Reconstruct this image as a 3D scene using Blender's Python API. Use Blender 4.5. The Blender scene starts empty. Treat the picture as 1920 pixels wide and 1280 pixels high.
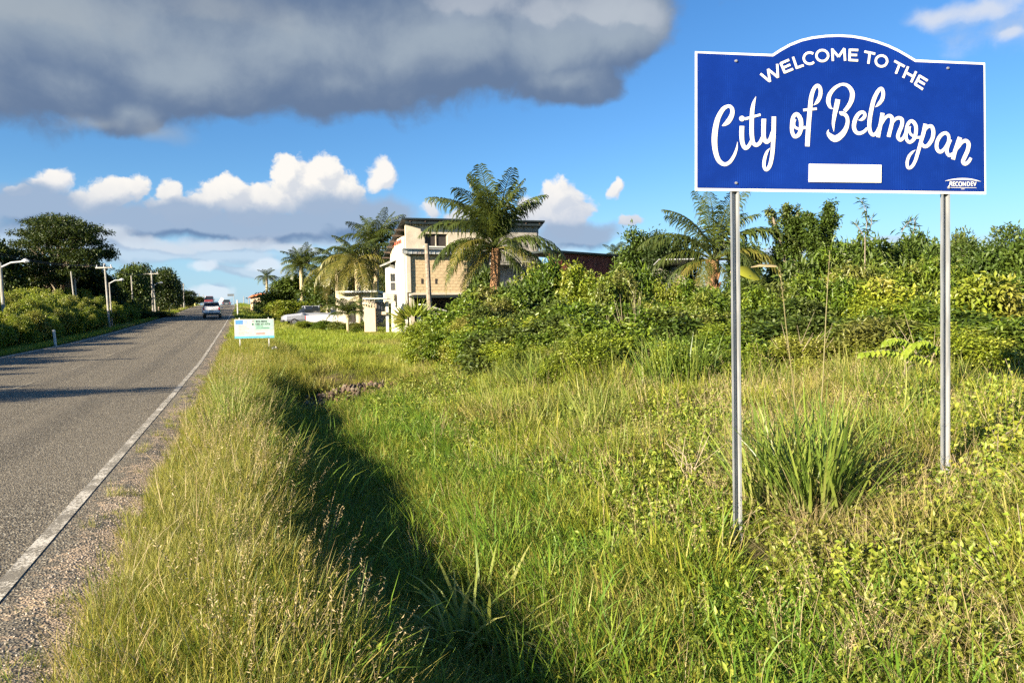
import bpy, math, random
import numpy as np
from math import radians, sin, cos, pi

# ------------------------------------------------------------------ camera
S = bpy.context.scene
COL = S.collection
FPX, PIT, ROL, EYE = 1400.0, radians(-1.7), radians(1.0), 1.65
_f = np.array([0, cos(PIT), sin(PIT)]); _u0 = np.array([0, -sin(PIT), cos(PIT)]); _r0 = np.array([1.0, 0, 0])
_r = _r0*cos(ROL) - _u0*sin(ROL); _u = _r0*sin(ROL) + _u0*cos(ROL)
CAM = np.array([0, 0, EYE])
cd = bpy.data.cameras.new('camera'); cam = bpy.data.objects.new('camera', cd); COL.objects.link(cam)
cd.sensor_width = 36; cd.lens = FPX/1920*36; cd.clip_start = 0.05; cd.clip_end = 9000
from mathutils import Matrix, Vector, noise as mnoise
M4 = Matrix([[_r[0], _u[0], -_f[0], 0], [_r[1], _u[1], -_f[1], 0], [_r[2], _u[2], -_f[2], EYE], [0, 0, 0, 1]])
cam.matrix_world = M4
S.camera = cam
def ray(x, y): return _f + _r*(x-960)/FPX - _u*(y-640)/FPX
def at(x, y, Y):
    d = ray(x, y); return CAM + d*(Y/d[1])
def proj(p):
    d = np.asarray(p, float) - CAM
    w = d @ _f
    return 960 + FPX*(d @ _r)/w, 640 - FPX*(d @ _u)/w

# ------------------------------------------------------------------ light
SUN_AZ, SUN_EL = radians(41), radians(19)         # sun stands to the left, a little behind the viewer
SUN = np.array([-cos(SUN_AZ)*cos(SUN_EL), -sin(SUN_AZ)*cos(SUN_EL), sin(SUN_EL)])
sl = bpy.data.lights.new('sun', 'SUN'); sl.energy = 5.0; sl.angle = radians(0.53); sl.color = (1.0, 0.86, 0.66)
so = bpy.data.objects.new('sun', sl); COL.objects.link(so)
so.rotation_euler = Vector(SUN).to_track_quat('Z', 'Y').to_euler(); so.location = (0, 0, 60)
S.view_settings.view_transform = 'Standard'; S.view_settings.look = 'None'
S.view_settings.gamma = 1; S.view_settings.exposure = 1.86; S.view_settings.use_curve_mapping = False
S.render.engine = 'CYCLES'
S.cycles.max_bounces = 4; S.cycles.diffuse_bounces = 2; S.cycles.glossy_bounces = 2
S.cycles.transmission_bounces = 4; S.cycles.transparent_max_bounces = 6
S.cycles.use_denoising = False; S.cycles.use_adaptive_sampling = True; S.cycles.adaptive_threshold = 0.02
S.cycles.caustics_reflective = False; S.cycles.caustics_refractive = False

class NT:
    """little helper for writing node trees"""
    def __init__(s, tree): s.t = tree; s.n = tree.nodes; s.l = tree.links
    def new(s, typ, **kw):
        n = s.n.new(typ)
        for k, v in kw.items(): setattr(n, k, v)
        return n
    def put(s, sock, v):
        if v is None: return
        if hasattr(v, 'is_output') or isinstance(v, bpy.types.NodeSocket): s.l.new(v, sock)
        else:
            if sock.type == 'RGBA' and hasattr(v, '__len__') and len(v) == 3: v = (*v, 1)
            sock.default_value = v
    def m(s, op, a, b=None, c=None, clamp=False):
        n = s.new('ShaderNodeMath', operation=op, use_clamp=clamp)
        s.put(n.inputs[0], a); s.put(n.inputs[1], b)
        if c is not None: s.put(n.inputs[2], c)
        return n.outputs[0]
    def v(s, op, a, b=None):
        n = s.new('ShaderNodeVectorMath', operation=op)
        s.put(n.inputs[0], a); s.put(n.inputs[1], b)
        return n.outputs['Value'] if op in ('LENGTH', 'DOT_PRODUCT', 'DISTANCE') else n.outputs[0]
    def noise(s, vec, scale, detail=4, rough=.55, lac=2.0, col=False, dist=0.0):
        n = s.new('ShaderNodeTexNoise'); s.put(n.inputs['Vector'], vec)
        n.inputs['Scale'].default_value = scale; n.inputs['Detail'].default_value = detail
        n.inputs['Roughness'].default_value = rough; n.inputs['Lacunarity'].default_value = lac
        n.inputs['Distortion'].default_value = dist
        return n.outputs['Color'] if col else n.outputs['Fac']
    def mix(s, f, a, b):
        n = s.new('ShaderNodeMix', data_type='RGBA'); s.put(n.inputs[0], f); s.put(n.inputs[6], a); s.put(n.inputs[7], b)
        return n.outputs[2]
    def ss(s, x, a, b, lo=0.0, hi=1.0):
        n = s.new('ShaderNodeMapRange', interpolation_type='SMOOTHSTEP'); s.put(n.inputs[0], x)
        for i, q in enumerate((a, b, lo, hi)): s.put(n.inputs[i+1], q)
        return n.outputs[0]
    def lin(s, x, a, b, lo=0.0, hi=1.0):
        n = s.new('ShaderNodeMapRange'); s.put(n.inputs[0], x)
        for i, q in enumerate((a, b, lo, hi)): s.put(n.inputs[i+1], q)
        return n.outputs[0]
    def xyz(s, x, y, z):
        n = s.new('ShaderNodeCombineXYZ'); s.put(n.inputs[0], x); s.put(n.inputs[1], y); s.put(n.inputs[2], z); return n.outputs[0]

# ------------------------------------------------------------------ sky with clouds, all by direction
def azel(px, py):
    d = ray(px, py); d = d/np.linalg.norm(d); return math.atan2(d[0], d[1]), math.asin(d[2])
W = bpy.data.worlds.new('World'); S.world = W; W.use_nodes = True
W.node_tree.nodes.clear(); k = NT(W.node_tree)
W.cycles.sampling_method = 'MANUAL'; W.cycles.sample_map_resolution = 512
sky = k.new('ShaderNodeTexSky', sky_type='NISHITA'); sky.sun_disc = False
sky.sun_elevation = SUN_EL; sky.sun_rotation = math.atan2(SUN[0], SUN[1])
sky.altitude = 60; sky.air_density = 1.0; sky.dust_density = 0.35; sky.ozone_density = 2.2
SKY_STRENGTH = 0.055
geo = k.new('ShaderNodeTexCoord'); sp = k.new('ShaderNodeSeparateXYZ'); k.l.new(geo.outputs['Generated'], sp.inputs[0])
azn = k.m('ARCTAN2', sp.outputs[0], sp.outputs[1]); eln = k.m('ARCSINE', sp.outputs[2])
uv = k.xyz(azn, eln, 0.0)
hs = k.new('ShaderNodeHueSaturation'); hs.inputs['Saturation'].default_value = 1.22; hs.inputs['Value'].default_value = 1.0
k.l.new(sky.outputs[0], hs.inputs['Color'])
base = k.mix(1.0, hs.outputs[0], hs.outputs[0])
mul = k.new('ShaderNodeMix', data_type='RGBA', blend_type='MULTIPLY'); mul.inputs[0].default_value = 1
k.l.new(base, mul.inputs[6]); mul.inputs[7].default_value = (0.60, 0.76, 0.92, 1); base = mul.outputs[2]

def warp(vec, scale, amt, detail=3):
    c = k.noise(vec, scale, detail, .5, col=True)
    c = k.v('SUBTRACT', c, (.5, .5, .5)); c = k.v('MULTIPLY', c, (amt, amt, 0)); return k.v('ADD', vec, c)
def field(vec, blobs):
    """largest of 1-|p-c|/r over elliptic blobs given as (pixel x, y, radius x, radius y)"""
    out = None
    for (px, py, rx, ry) in blobs:
        a, e = azel(px, py)
        m = k.new('ShaderNodeVectorMath', operation='MULTIPLY_ADD')
        k.put(m.inputs[0], vec); sx, sy = FPX/rx, FPX/ry
        m.inputs[1].default_value = (sx, sy, 0); m.inputs[2].default_value = (-a*sx, -e*sy, 0)
        d = k.m('SUBTRACT', 1.0, k.v('LENGTH', m.outputs[0]))
        if out is None: out = d
        else:
            n = k.new('ShaderNodeMath', operation='SMOOTH_MAX'); k.put(n.inputs[0], out); k.put(n.inputs[1], d); n.inputs[2].default_value = .12
            out = n.outputs[0]
    return out
def shiftv(vec, dx, dy): return k.v('ADD', vec, (dx/FPX, -dy/FPX, 0))
def over(col_under, alpha, col): return k.mix(alpha, col_under, col)
G = 1/SKY_STRENGTH
CG = 0.283*G
def C(r, g, b): return (r*CG, g*CG, b*CG)
# pale air low over the land
lowf = k.ss(eln, azel(960, 330)[1], azel(960, 640)[1])
base = over(base, k.m('MULTIPLY', lowf, .75), C(.42, .64, .92))
deep = k.ss(eln, azel(960, 520)[1], azel(960, -60)[1])
def cumulus(base, blobs, wsc, wamt, ns, namp, soft, hi, lo, vshade=None, off=(26, 30), opac=1.0, lr=(-.30, .20)):
    wv = warp(uv, wsc, wamt, 4)
    d = field(wv, blobs)
    n1 = k.noise(wv, ns, 6, .58)
    dd = k.m('ADD', d, k.m('MULTIPLY', k.m('SUBTRACT', n1, .5), namp))
    # light comes from the upper left: compare the density a little way toward the light
    wv2 = shiftv(wv, -off[0], -off[1])
    n2 = k.noise(wv2, ns, 6, .58); d2 = field(wv2, blobs)
    dd2 = k.m('ADD', d2, k.m('MULTIPLY', k.m('SUBTRACT', n2, .5), namp))
    lit = k.m('SUBTRACT', dd, dd2)
    lit = k.ss(lit, *lr)
    if vshade is not None:
        v0 = azel(960, vshade[0])[1]; v1 = azel(960, vshade[1])[1]
        vs = k.ss(k.m('ADD', eln, k.m('MULTIPLY', k.m('SUBTRACT', n1, .5), .03)), v1, v0)
        lit = k.m('MULTIPLY', k.m('ADD', k.m('MULTIPLY', lit, .55), .5), vs, clamp=True)
    col = k.mix(lit, lo, hi)
    al = k.m('MULTIPLY', k.ss(dd, -.02, soft), opac)
    return over(base, al, col)
# thin distant banks near the horizon
base = cumulus(base, [(330, 470, 240, 26), (520, 452, 200, 16), (120, 450, 200, 34), (900, 470, 260, 14), (470, 500, 90, 12), (1500, 470, 260, 12), (-500, 440, 500, 40), (2500, 430, 500, 40)],
               9, .05, 22, 1.1, .5, C(.60, .70, .83), C(.42, .54, .70), None, opac=.7)
base = cumulus(base, [(560, 535, 60, 16), (400, 545, 46, 18), (500, 498, 40, 14), (380, 497, 30, 14), (640, 545, 60, 10)],
               14, .03, 40, 1.0, .5, C(.78, .86, .95), C(.42, .56, .74), None, opac=.75)
# white heaps
base = cumulus(base, [(585, 350, 78, 56), (545, 330, 44, 36), (602, 328, 46, 36), (640, 358, 50, 34), (510, 372, 58, 36), (415, 372, 62, 36), (440, 352, 30, 26), (388, 382, 40, 30),
                      (258, 352, 26, 26), (215, 362, 50, 26), (322, 362, 24, 24), (180, 376, 40, 26), (350, 392, 60, 26), (470, 396, 60, 26)],
               24, .026, 40, 1.3, .26, C(.97, .94, .89), C(.42, .51, .66), (330, 470), off=(12, 16), lr=(-.28, .42))
base = cumulus(base, [(717, 328, 30, 28), (1046, 372, 48, 46), (1062, 396, 50, 50), (1005, 400, 44, 30), (1153, 352, 24, 18), (808, 388, 22, 18), (1180, 412, 26, 14), (868, 402, 40, 18), (98, 338, 30, 20), (36, 354, 24, 10)],
               22, .034, 38, 1.5, .38, C(.96, .93, .89), C(.50, .58, .72), (320, 480), off=(12, 16), lr=(-.3, .4))
# grey-blue shaded bases in front of the heaps
base = cumulus(base, [(60, 388, 110, 44), (300, 416, 210, 46), (520, 422, 210, 44), (650, 408, 140, 54), (730, 400, 60, 44), (400, 430, 300, 26), (860, 436, 120, 20), (1080, 440, 110, 34), (-300, 390, 300, 50)],
               16, .028, 26, .7, .5, C(.35, .46, .63), C(.16, .26, .44), None, off=(20, 34), opac=.96)
base = cumulus(base, [(260, 462, 130, 16), (420, 458, 110, 14), (560, 466, 90, 12), (200, 448, 60, 18)], 14, .03, 40, .8, .6, C(.66, .73, .82), C(.38, .49, .66), None, off=(10, 16), opac=.75)
# white wisps upper right
base = cumulus(base, [(1830, 12, 110, 34), (1760, 26, 60, 24), (1900, 58, 40, 22), (2050, 10, 200, 60)], 14, .04, 22, 1.2, .9, C(.72, .76, .84), C(.50, .60, .76), None, opac=.85)
# large dark cloud overhead, top left
base = cumulus(base, [(100, 40, 460, 165), (310, 130, 330, 92), (130, 150, 170, 62), (245, 205, 84, 42), (560, 60, 380, 160), (820, 60, 320, 140), (620, 150, 150, 70), (860, 110, 160, 84),
                      (1030, 70, 190, 110), (1060, 150, 120, 50), (1150, 40, 140, 90), (-400, 30, 500, 150), (500, -150, 900, 200)],
               7, .06, 11, 1.0, .27, C(.34, .41, .49), C(.14, .205, .33), None, off=(50, 90), opac=.98, lr=(-.5, .55))
base = cumulus(base, [(1130, 14, 130, 60), (1010, 30, 100, 50), (1210, 20, 60, 40), (900, 6, 140, 50)], 11, .05, 14, 1.3, .8, C(.56, .60, .66), C(.32, .39, .50), None, off=(-30, 30), opac=.55)
base = cumulus(base, [(60, 10, 300, 90), (420, 20, 200, 60), (300, 250, 60, 26), (180, 226, 80, 20)], 9, .05, 11, 1.4, 1.1, C(.38, .43, .48), C(.26, .33, .42), None, off=(-20, 30), opac=.6)
bg = k.new('ShaderNodeBackground'); bg.inputs['Strength'].default_value = SKY_STRENGTH
k.l.new(base, bg.inputs['Color'])
wo = k.new('ShaderNodeOutputWorld'); k.l.new(bg.outputs[0], wo.inputs['Surface'])

# ------------------------------------------------------------------ mesh helpers
def mesh_from(name, V, quads=None, tris=None, attrs=None, smooth=False, uvs=None):
    V = np.asarray(V, np.float32).reshape(-1, 3)
    q = np.zeros((0, 4), np.int32) if quads is None else np.asarray(quads, np.int32).reshape(-1, 4)
    t = np.zeros((0, 3), np.int32) if tris is None else np.asarray(tris, np.int32).reshape(-1, 3)
    me = bpy.data.meshes.new(name)
    me.vertices.add(len(V)); me.vertices.foreach_set('co', V.ravel())
    nl = q.size + t.size; me.loops.add(nl)
    me.loops.foreach_set('vertex_index', np.concatenate([q.ravel(), t.ravel()]).astype(np.int32))
    npoly = len(q) + len(t); me.polygons.add(npoly)
    ls = np.concatenate([np.arange(len(q))*4, q.size + np.arange(len(t))*3]).astype(np.int32)
    me.polygons.foreach_set('loop_start', ls)
    if smooth: me.polygons.foreach_set('use_smooth', np.ones(npoly, bool))
    me.update(calc_edges=True)
    for an, av in (attrs or {}).items():
        a = me.attributes.new(an, 'FLOAT', 'POINT'); a.data.foreach_set('value', np.asarray(av, np.float32))
    return me
class MB:
    """collects simple solids and builds them as one mesh"""
    def __init__(s): s.V = []; s.F = []
    def add(s, V, F):
        o = len(s.V); s.V += [tuple(map(float, v)) for v in V]; s.F += [tuple(i+o for i in f) for f in F]; return s
    def box(s, c, d, rz=0, tilt=None, taper=1.0):
        x, y, z = d[0]/2, d[1]/2, d[2]/2
        P = [(-x, -y, -z), (x, -y, -z), (x, y, -z), (-x, y, -z), (-x*taper, -y*taper, z), (x*taper, -y*taper, z), (x*taper, y*taper, z), (-x*taper, y*taper, z)]
        R = Matrix.Rotation(rz, 3, 'Z')
        if tilt: R = R @ Matrix.Rotation(tilt[1], 3, tilt[0])
        return s.add([Vector(c) + R @ Vector(p) for p in P], [(0, 3, 2, 1), (4, 5, 6, 7), (0, 1, 5, 4), (1, 2, 6, 5), (2, 3, 7, 6), (3, 0, 4, 7)])
    def tube(s, pts, rad, n=6, caps=True):
        pts = [Vector(p) for p in pts]
        if not hasattr(rad, '__len__'): rad = [rad]*len(pts)
        V = []; F = []
        for i, p in enumerate(pts):
            d = (pts[min(i+1, len(pts)-1)] - pts[max(i-1, 0)]).normalized()
            a = d.orthogonal().normalized() if abs(d.z) > .98 else d.cross(Vector((0, 0, 1))).normalized()
            b = d.cross(a).normalized()
            for j in range(n):
                t = 2*pi*j/n; V.append(p + (a*cos(t) + b*sin(t))*rad[i])
        for i in range(len(pts)-1):
            for j in range(n): F.append((i*n+j, i*n+(j+1) % n, (i+1)*n+(j+1) % n, (i+1)*n+j))
        if caps: F.append(tuple(range(n))); F.append(tuple(range((len(pts)-1)*n, len(pts)*n))[::-1])
        return s.add(V, F)
    def prism(s, poly, y0, y1):
        """polygon in x,z pushed from y0 to y1"""
        n = len(poly); V = [(x, y0, z) for x, z in poly] + [(x, y1, z) for x, z in poly]
        F = [tuple(range(n)), tuple(range(n, 2*n))[::-1]] + [(i, i+n, (i+1) % n+n, (i+1) % n) for i in range(n)]
        return s.add(V, F)
    def mesh(s, name, smooth=False):
        me = bpy.data.meshes.new(name); me.from_pydata(s.V, [], s.F); me.update()
        import bmesh
        bm = bmesh.new(); bm.from_mesh(me); bmesh.ops.recalc_face_normals(bm, faces=bm.faces); bm.to_mesh(me); bm.free()
        if smooth: me.polygons.foreach_set('use_smooth', [True]*len(me.polygons)); me.update()
        return me
def obj(name, me, mat=None, parent=None, loc=None, rot=None, scale=None):
    if isinstance(me, MB): me = me.mesh(name)
    o = bpy.data.objects.new(name, me); COL.objects.link(o)
    if mat is not None and me is not None and not len(me.materials): me.materials.append(mat)
    if parent is not None: o.parent = parent
    if loc is not None: o.location = tuple(map(float, loc))
    if rot is not None: o.rotation_euler = rot
    if scale is not None: o.scale = (scale,)*3 if not hasattr(scale, '__len__') else scale
    return o
def tag(o, label=None, cat=None, group=None, kind=None):
    for a, b in (('label', label), ('category', cat), ('group', group), ('kind', kind)):
        if b: o[a] = b
    return o
def thing(name, label, cat, loc=(0, 0, 0), rz=0, group=None):
    o = bpy.data.objects.new(name, None); COL.objects.link(o); o.location = tuple(map(float, loc)); o.rotation_euler = (0, 0, rz)
    o.empty_display_size = .3
    return tag(o, label, cat, group)

# ------------------------------------------------------------------ materials
def newmat(name):
    m = bpy.data.materials.new(name); m.use_nodes = True; m.node_tree.nodes.clear(); return m, NT(m.node_tree)
def plain(name, col, rough=.7, metal=0.0, var=.12, vscale=8, bump=0.0, bscale=40, spec=.5, dirt=None, coat=0):
    m, q = newmat(name); tc = q.new('ShaderNodeTexCoord').outputs['Object']
    n = q.noise(tc, vscale, 5, .6)
    lo = tuple(c*(1-var) for c in col); hi = tuple(min(1, c*(1+var)) for c in col)
    c = q.mix(q.ss(n, .35, .65), lo, hi)
    if dirt:
        n2 = q.noise(tc, vscale*.35, 6, .65); c = q.mix(q.ss(n2, .52, .7, 0, dirt[1]), c, dirt[0])
    b = q.new('ShaderNodeBsdfPrincipled'); q.put(b.inputs['Base Color'], c); b.inputs['Roughness'].default_value = rough
    b.inputs['Metallic'].default_value = metal; b.inputs['Specular IOR Level'].default_value = spec; b.inputs['Coat Weight'].default_value = coat
    if bump:
        bn = q.new('ShaderNodeBump'); bn.inputs['Strength'].default_value = bump; bn.inputs['Distance'].default_value = .02
        q.put(bn.inputs['Height'], q.noise(tc, bscale, 5, .6)); q.l.new(bn.outputs[0], b.inputs['Normal'])
    o = q.new('ShaderNodeOutputMaterial'); q.l.new(b.outputs[0], o.inputs[0]); return m
def foliage(name, ramp, rough=.5, transl=.35, spec=.35, patch=None, pscale=.35, tip=None, base=None, objr=.25):
    """ramp: colours mixed by the per-leaf value; patch: colour met in broad drifts; base/tip along attribute h"""
    m, q = newmat(name)
    at_ = q.new('ShaderNodeAttribute', attribute_name='v').outputs['Fac']
    ah = q.new('ShaderNodeAttribute', attribute_name='h').outputs['Fac']
    oi = q.new('ShaderNodeObjectInfo').outputs['Random']
    x = q.m('ADD', q.m('MULTIPLY', at_, 1-objr), q.m('MULTIPLY', oi, objr))
    cr = q.new('ShaderNodeValToRGB'); q.put(cr.inputs[0], x)
    el = cr.color_ramp.elements
    for i, c in enumerate(ramp):
        e = el[i] if i < 2 else el.new(i/(len(ramp)-1))
        e.position = i/(len(ramp)-1)
    for i, c in enumerate(ramp): cr.color_ramp.elements[i].color = (*c, 1)
    c = cr.outputs[0]
    pos = q.new('ShaderNodeNewGeometry').outputs['Position']
    if patch:
        f = q.ss(q.noise(pos, pscale, 5, .62), .47, .64, 0, .85); f = q.m('MULTIPLY', f, q.lin(oi, 0, 1, .35, 1))
        c = q.mix(f, c, patch)
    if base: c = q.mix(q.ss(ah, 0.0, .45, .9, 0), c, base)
    if tip: c = q.mix(q.ss(ah, .6, 1.0, 0, .8), c, tip)
    b = q.new('ShaderNodeBsdfPrincipled'); q.put(b.inputs['Base Color'], c); b.inputs['Roughness'].default_value = rough
    b.inputs['Specular IOR Level'].default_value = spec
    tr = q.new('ShaderNodeBsdfTranslucent'); q.put(tr.inputs[0], q.mix(.5, c, q.mix(.5, c, (.30, .34, .03))))
    mx = q.new('ShaderNodeMixShader'); mx.inputs[0].default_value = transl
    q.l.new(b.outputs[0], mx.inputs[1]); q.l.new(tr.outputs[0], mx.inputs[2])
    o = q.new('ShaderNodeOutputMaterial'); q.l.new(mx.outputs[0], o.inputs[0]); return m

# ------------------------------------------------------------------ lie of the land
AZ = radians(-19.8); SA, CA = sin(AZ), cos(AZ)
rng = np.random.default_rng(7); random.seed(7)
def tq(X, Y): return X*SA + Y*CA, X*CA - Y*SA            # along the road, and to the right of the viewer
def XY(t, q): return t*SA + q*CA, t*CA - q*SA
_T = [-60, 0, 5, 11.5, 16.6, 28, 40, 47, 53, 59, 75, 90, 110, 125, 150, 165, 172, 180, 200, 240, 400, 1000, 6000]
_Z = [-.1, .03, .06, .13, .18, .34, .70, .92, 1.1, 1.3, 1.86, 2.42, 3.2, 3.9, 5.05, 5.65, 5.8, 5.75, 5.2, 3.2, -6, -20, -25]
def sstep(x, a, b):
    x = np.clip((x-a)/(b-a), 0, 1); return x*x*(3-2*x)
QL = -8.25; QR = -1.42
def zroad(t, q=QR):
    z = np.interp(t, _T, _Z)
    return z + .16*np.clip((QR-q)/6.8, 0, 1)*(1-sstep(t, 28, 46))
_qn = [-1.42, -.8, -.4, -.1, .2, .5, .85, 1.25, 1.9, 3.0, 4.1, 5.3, 8, 12, 30, 80, 6000]
_zn = [0, -.04, -.05, -.08, -.22, -.50, -.80, -.90, -.72, -.39, -.08, .2, .45, .5, .6, 1.2, 2]
_qf = [-1.42, -.8, .3, 1.2, 2.2, 3.2, 4.5, 8, 12, 30, 80, 6000]
_zf = [0, -.05, -.10, -.30, -.42, -.34, -.3, -.3, -.35, -.3, .8, 2]
_ql = [-6000, -80, -30, -14, -10.6, -9.2, -8.6, -8.25]
_zl = [2, .5, -.4, -.45, -.25, -.08, -.04, 0]
def bumps(X, Y, s=1.0):
    return (np.sin(X*1.7*s+Y*.9*s+.6)*np.sin(Y*1.3*s-X*.6*s+2.1) + .6*np.sin(X*4.1*s-Y*2.2*s)*np.sin(Y*3.7*s+X*1.9*s+1) + .35*np.sin(X*9.3*s+Y*3*s)*np.sin(Y*8.1*s-X*2.5*s))
def ground(X, Y):
    X = np.asarray(X, float); Y = np.asarray(Y, float); t, q = tq(X, Y)
    z = zroad(t, np.clip(q, QL, QR))
    n = np.interp(q + .09*np.sin(t*1.1+.7)*sstep(q, -.6, .4), _qn, _zn); f = np.interp(q, _qf, _zf); w = sstep(t, 15, 26)
    r = n*(1-w) + f*w
    r = r + .45*np.exp(-((t-22.5)/1.1)**2)*np.exp(-((q-2.6)/1.4)**2)
    r = r + .16*(1-sstep(t, 3.5, 7))*np.exp(-((q-1.5)/1.0)**2)
    l = np.interp(q, _ql, _zl)
    z = z + np.where(q > QR, r, np.where(q < QL, l, 0))
    amp = .06*sstep(q, -.6, 1.0) + .10*sstep(q, 3, 9) + .05*sstep(-q, 9, 12)
    return z + amp*bumps(X, Y)*.55
def G3(X, Y, dz=0): return (float(X), float(Y), float(ground(X, Y)) + dz)

def grid_mesh(name, ts, qs, zf, attrs=True):
    Tt, Q = np.meshgrid(ts, qs, indexing='ij'); X, Y = XY(Tt, Q); Z = zf(X, Y, Tt, Q)
    nt, nq = len(ts), len(qs); V = np.stack([X, Y, Z], -1).reshape(-1, 3)
    i = (np.arange(nt-1)[:, None]*nq + np.arange(nq-1)[None]).ravel()
    F = np.stack([i, i+1, i+nq+1, i+nq], -1)[:, ::-1]
    return mesh_from(name, V, F, attrs={'q': Q.ravel(), 't': Tt.ravel()}, smooth=True)
ts = np.concatenate([[-6000, -2000, -500, -100, -40, -15, -5], np.arange(0, 26, .14), np.arange(26, 60, .6), np.arange(60, 240, 4), [260, 300, 400, 700, 1200, 2500, 6000]])
qs = np.concatenate([[-6000, -2000, -600, -250, -120, -80, -50, -35, -25], np.arange(-20, -8.4, .6), [-8.25], np.linspace(-8, -1.6, 8), np.arange(-1.42, 9, .11), np.arange(9, 30, .8), [34, 40, 50, 65, 80, 120, 250, 600, 2000, 6000]])
def zter(X, Y, T, Q):
    z = ground(X, Y); return np.where((Q > QL-.1) & (Q < -1.0), z-.06, z)
gm, q = newmat('soil_and_thatch')
pos = q.new('ShaderNodeNewGeometry').outputs['Position']; aq = q.new('ShaderNodeAttribute', attribute_name='q').outputs['Fac']
n1 = q.noise(pos, 1.2, 6, .6); n2 = q.noise(pos, 14, 6, .65); n3 = q.noise(pos, 90, 4, .7)
soil = q.mix(q.ss(n2, .35, .65), (.040, .032, .018), (.11, .085, .045))
green = q.mix(q.ss(n2, .35, .65), (.035, .050, .010), (.085, .095, .022))
c = q.mix(q.ss(n1, .40, .62), soil, green)
dirt = q.mix(q.ss(n2, .3, .7), (.26, .195, .12), (.48, .37, .26)); dirt = q.mix(q.ss(n3, .45, .65), dirt, (.44, .38, .31))
qq = q.m('ADD', aq, q.m('MULTIPLY', q.m('SUBTRACT', q.noise(pos, 3.2, 5, .65), .5), 1.1))
fs = q.m('MULTIPLY', q.ss(qq, -.75, -.35, 1, 0), q.ss(aq, -3, -2.9)); c = q.mix(fs, c, dirt)
b = q.new('ShaderNodeBsdfPrincipled'); q.put(b.inputs['Base Color'], c); b.inputs['Roughness'].default_value = .95; b.inputs['Specular IOR Level'].default_value = .15
bn = q.new('ShaderNodeBump'); bn.inputs['Strength'].default_value = .9; bn.inputs['Distance'].default_value = .03
q.put(bn.inputs['Height'], q.m('ADD', n2, q.m('MULTIPLY', n3, .4))); q.l.new(bn.outputs[0], b.inputs['Normal'])
o = q.new('ShaderNodeOutputMaterial'); q.l.new(b.outputs[0], o.inputs[0])
tag(obj('ground', grid_mesh('ground', ts, qs, zter), gm), kind='structure')

# road surface, crest and all
rt = np.concatenate([np.arange(-20, 0, 2), np.arange(0, 30, .3), np.arange(30, 260, 2.5)])
rq = np.concatenate([[QL-.25, QL-.1], np.linspace(QL, QR, 14), [-1.3, -1.2, -1.1, -1.0, -.9, -.8]])
def zrd(X, Y, T, Q): return zroad(T, Q) + .006 - .045*sstep(Q, -1.15, -.8) - .04*sstep(-Q, 8.3, 8.5)
am, q = newmat('worn_asphalt')
pos = q.new('ShaderNodeNewGeometry').outputs['Position']; aq = q.new('ShaderNodeAttribute', attribute_name='q').outputs['Fac']; at2 = q.new('ShaderNodeAttribute', attribute_name='t').outputs['Fac']
f1 = q.noise(pos, 70, 3, .75); vo = q.new('ShaderNodeTexVoronoi'); q.put(vo.inputs['Vector'], pos); vo.inputs['Scale'].default_value = 62
vcol = q.new('ShaderNodeSeparateColor'); q.l.new(vo.outputs['Color'], vcol.inputs[0])
c = q.mix(q.ss(f1, .3, .7), (.075, .065, .046), (.20, .172, .125))
c = q.mix(q.ss(vcol.outputs[0], .74, .9, 0, .85), c, (.42, .38, .29)); c = q.mix(q.ss(vcol.outputs[1], .7, .9, 0, .8), c, (.022, .021, .020))
big = q.noise(q.v('MULTIPLY', q.xyz(aq, q.m('MULTIPLY', at2, .12), 0), (1, 1, 1)), 1.4, 5, .6)
c = q.mix(q.ss(big, .35, .7, 0, .45), c, (.20, .175, .13))
sinq = q.m('SINE', q.m('MULTIPLY', q.m('ADD', aq, 1.42), 3.6)); c = q.mix(q.ss(sinq, .2, 1, 0, .22), c, (.045, .043, .038))
n3 = q.noise(pos, 17, 6, .8); n5 = q.noise(pos, 2.2, 5, .6)
edge = q.m('ADD', q.m('ADD', aq, q.m('MULTIPLY', q.m('SUBTRACT', n5, .5), 1.3)), q.m('MULTIPLY', q.m('SUBTRACT', n3, .5), 2.4))
dirtc = q.mix(q.ss(q.noise(pos, 30, 5, .7), .3, .7), (.24, .175, .11), (.50, .39, .27))
c = q.mix(q.ss(edge, -1.13, -1.06), c, dirtc)
c = q.mix(q.ss(q.m('MULTIPLY', edge, -1), 8.3, 8.5), c, (.10, .09, .05))
b = q.new('ShaderNodeBsdfPrincipled'); q.put(b.inputs['Base Color'], c); b.inputs['Roughness'].default_value = .8; b.inputs['Specular IOR Level'].default_value = .2
bn = q.new('ShaderNodeBump'); bn.inputs['Strength'].default_value = 1; bn.inputs['Distance'].default_value = .008
q.put(bn.inputs['Height'], q.m('ADD', q.m('MULTIPLY', f1, .6), vo.outputs['Distance'])); q.l.new(bn.outputs[0], b.inputs['Normal'])
o = q.new('ShaderNodeOutputMaterial'); q.l.new(b.outputs[0], o.inputs[0])
road = tag(obj('road', grid_mesh('road', rt, rq, zrd), am), kind='structure')
pm, q = newmat('worn_road_paint')
pos = q.new('ShaderNodeNewGeometry').outputs['Position']
n = q.noise(pos, 38, 5, .8); n2 = q.noise(pos, 3, 4, .6)
c = q.mix(q.ss(q.m('ADD', n, q.m('MULTIPLY', q.m('SUBTRACT', n2, .5), .5)), .43, .50, 0, .95), (.56, .52, .43), (.17, .15, .11))
b = q.new('ShaderNodeBsdfPrincipled'); q.put(b.inputs['Base Color'], c); b.inputs['Roughness'].default_value = .7
bn = q.new('ShaderNodeBump'); bn.inputs['Strength'].default_value = .8; bn.inputs['Distance'].default_value = .006; q.put(bn.inputs['Height'], n); q.l.new(bn.outputs[0], b.inputs['Normal'])
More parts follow.
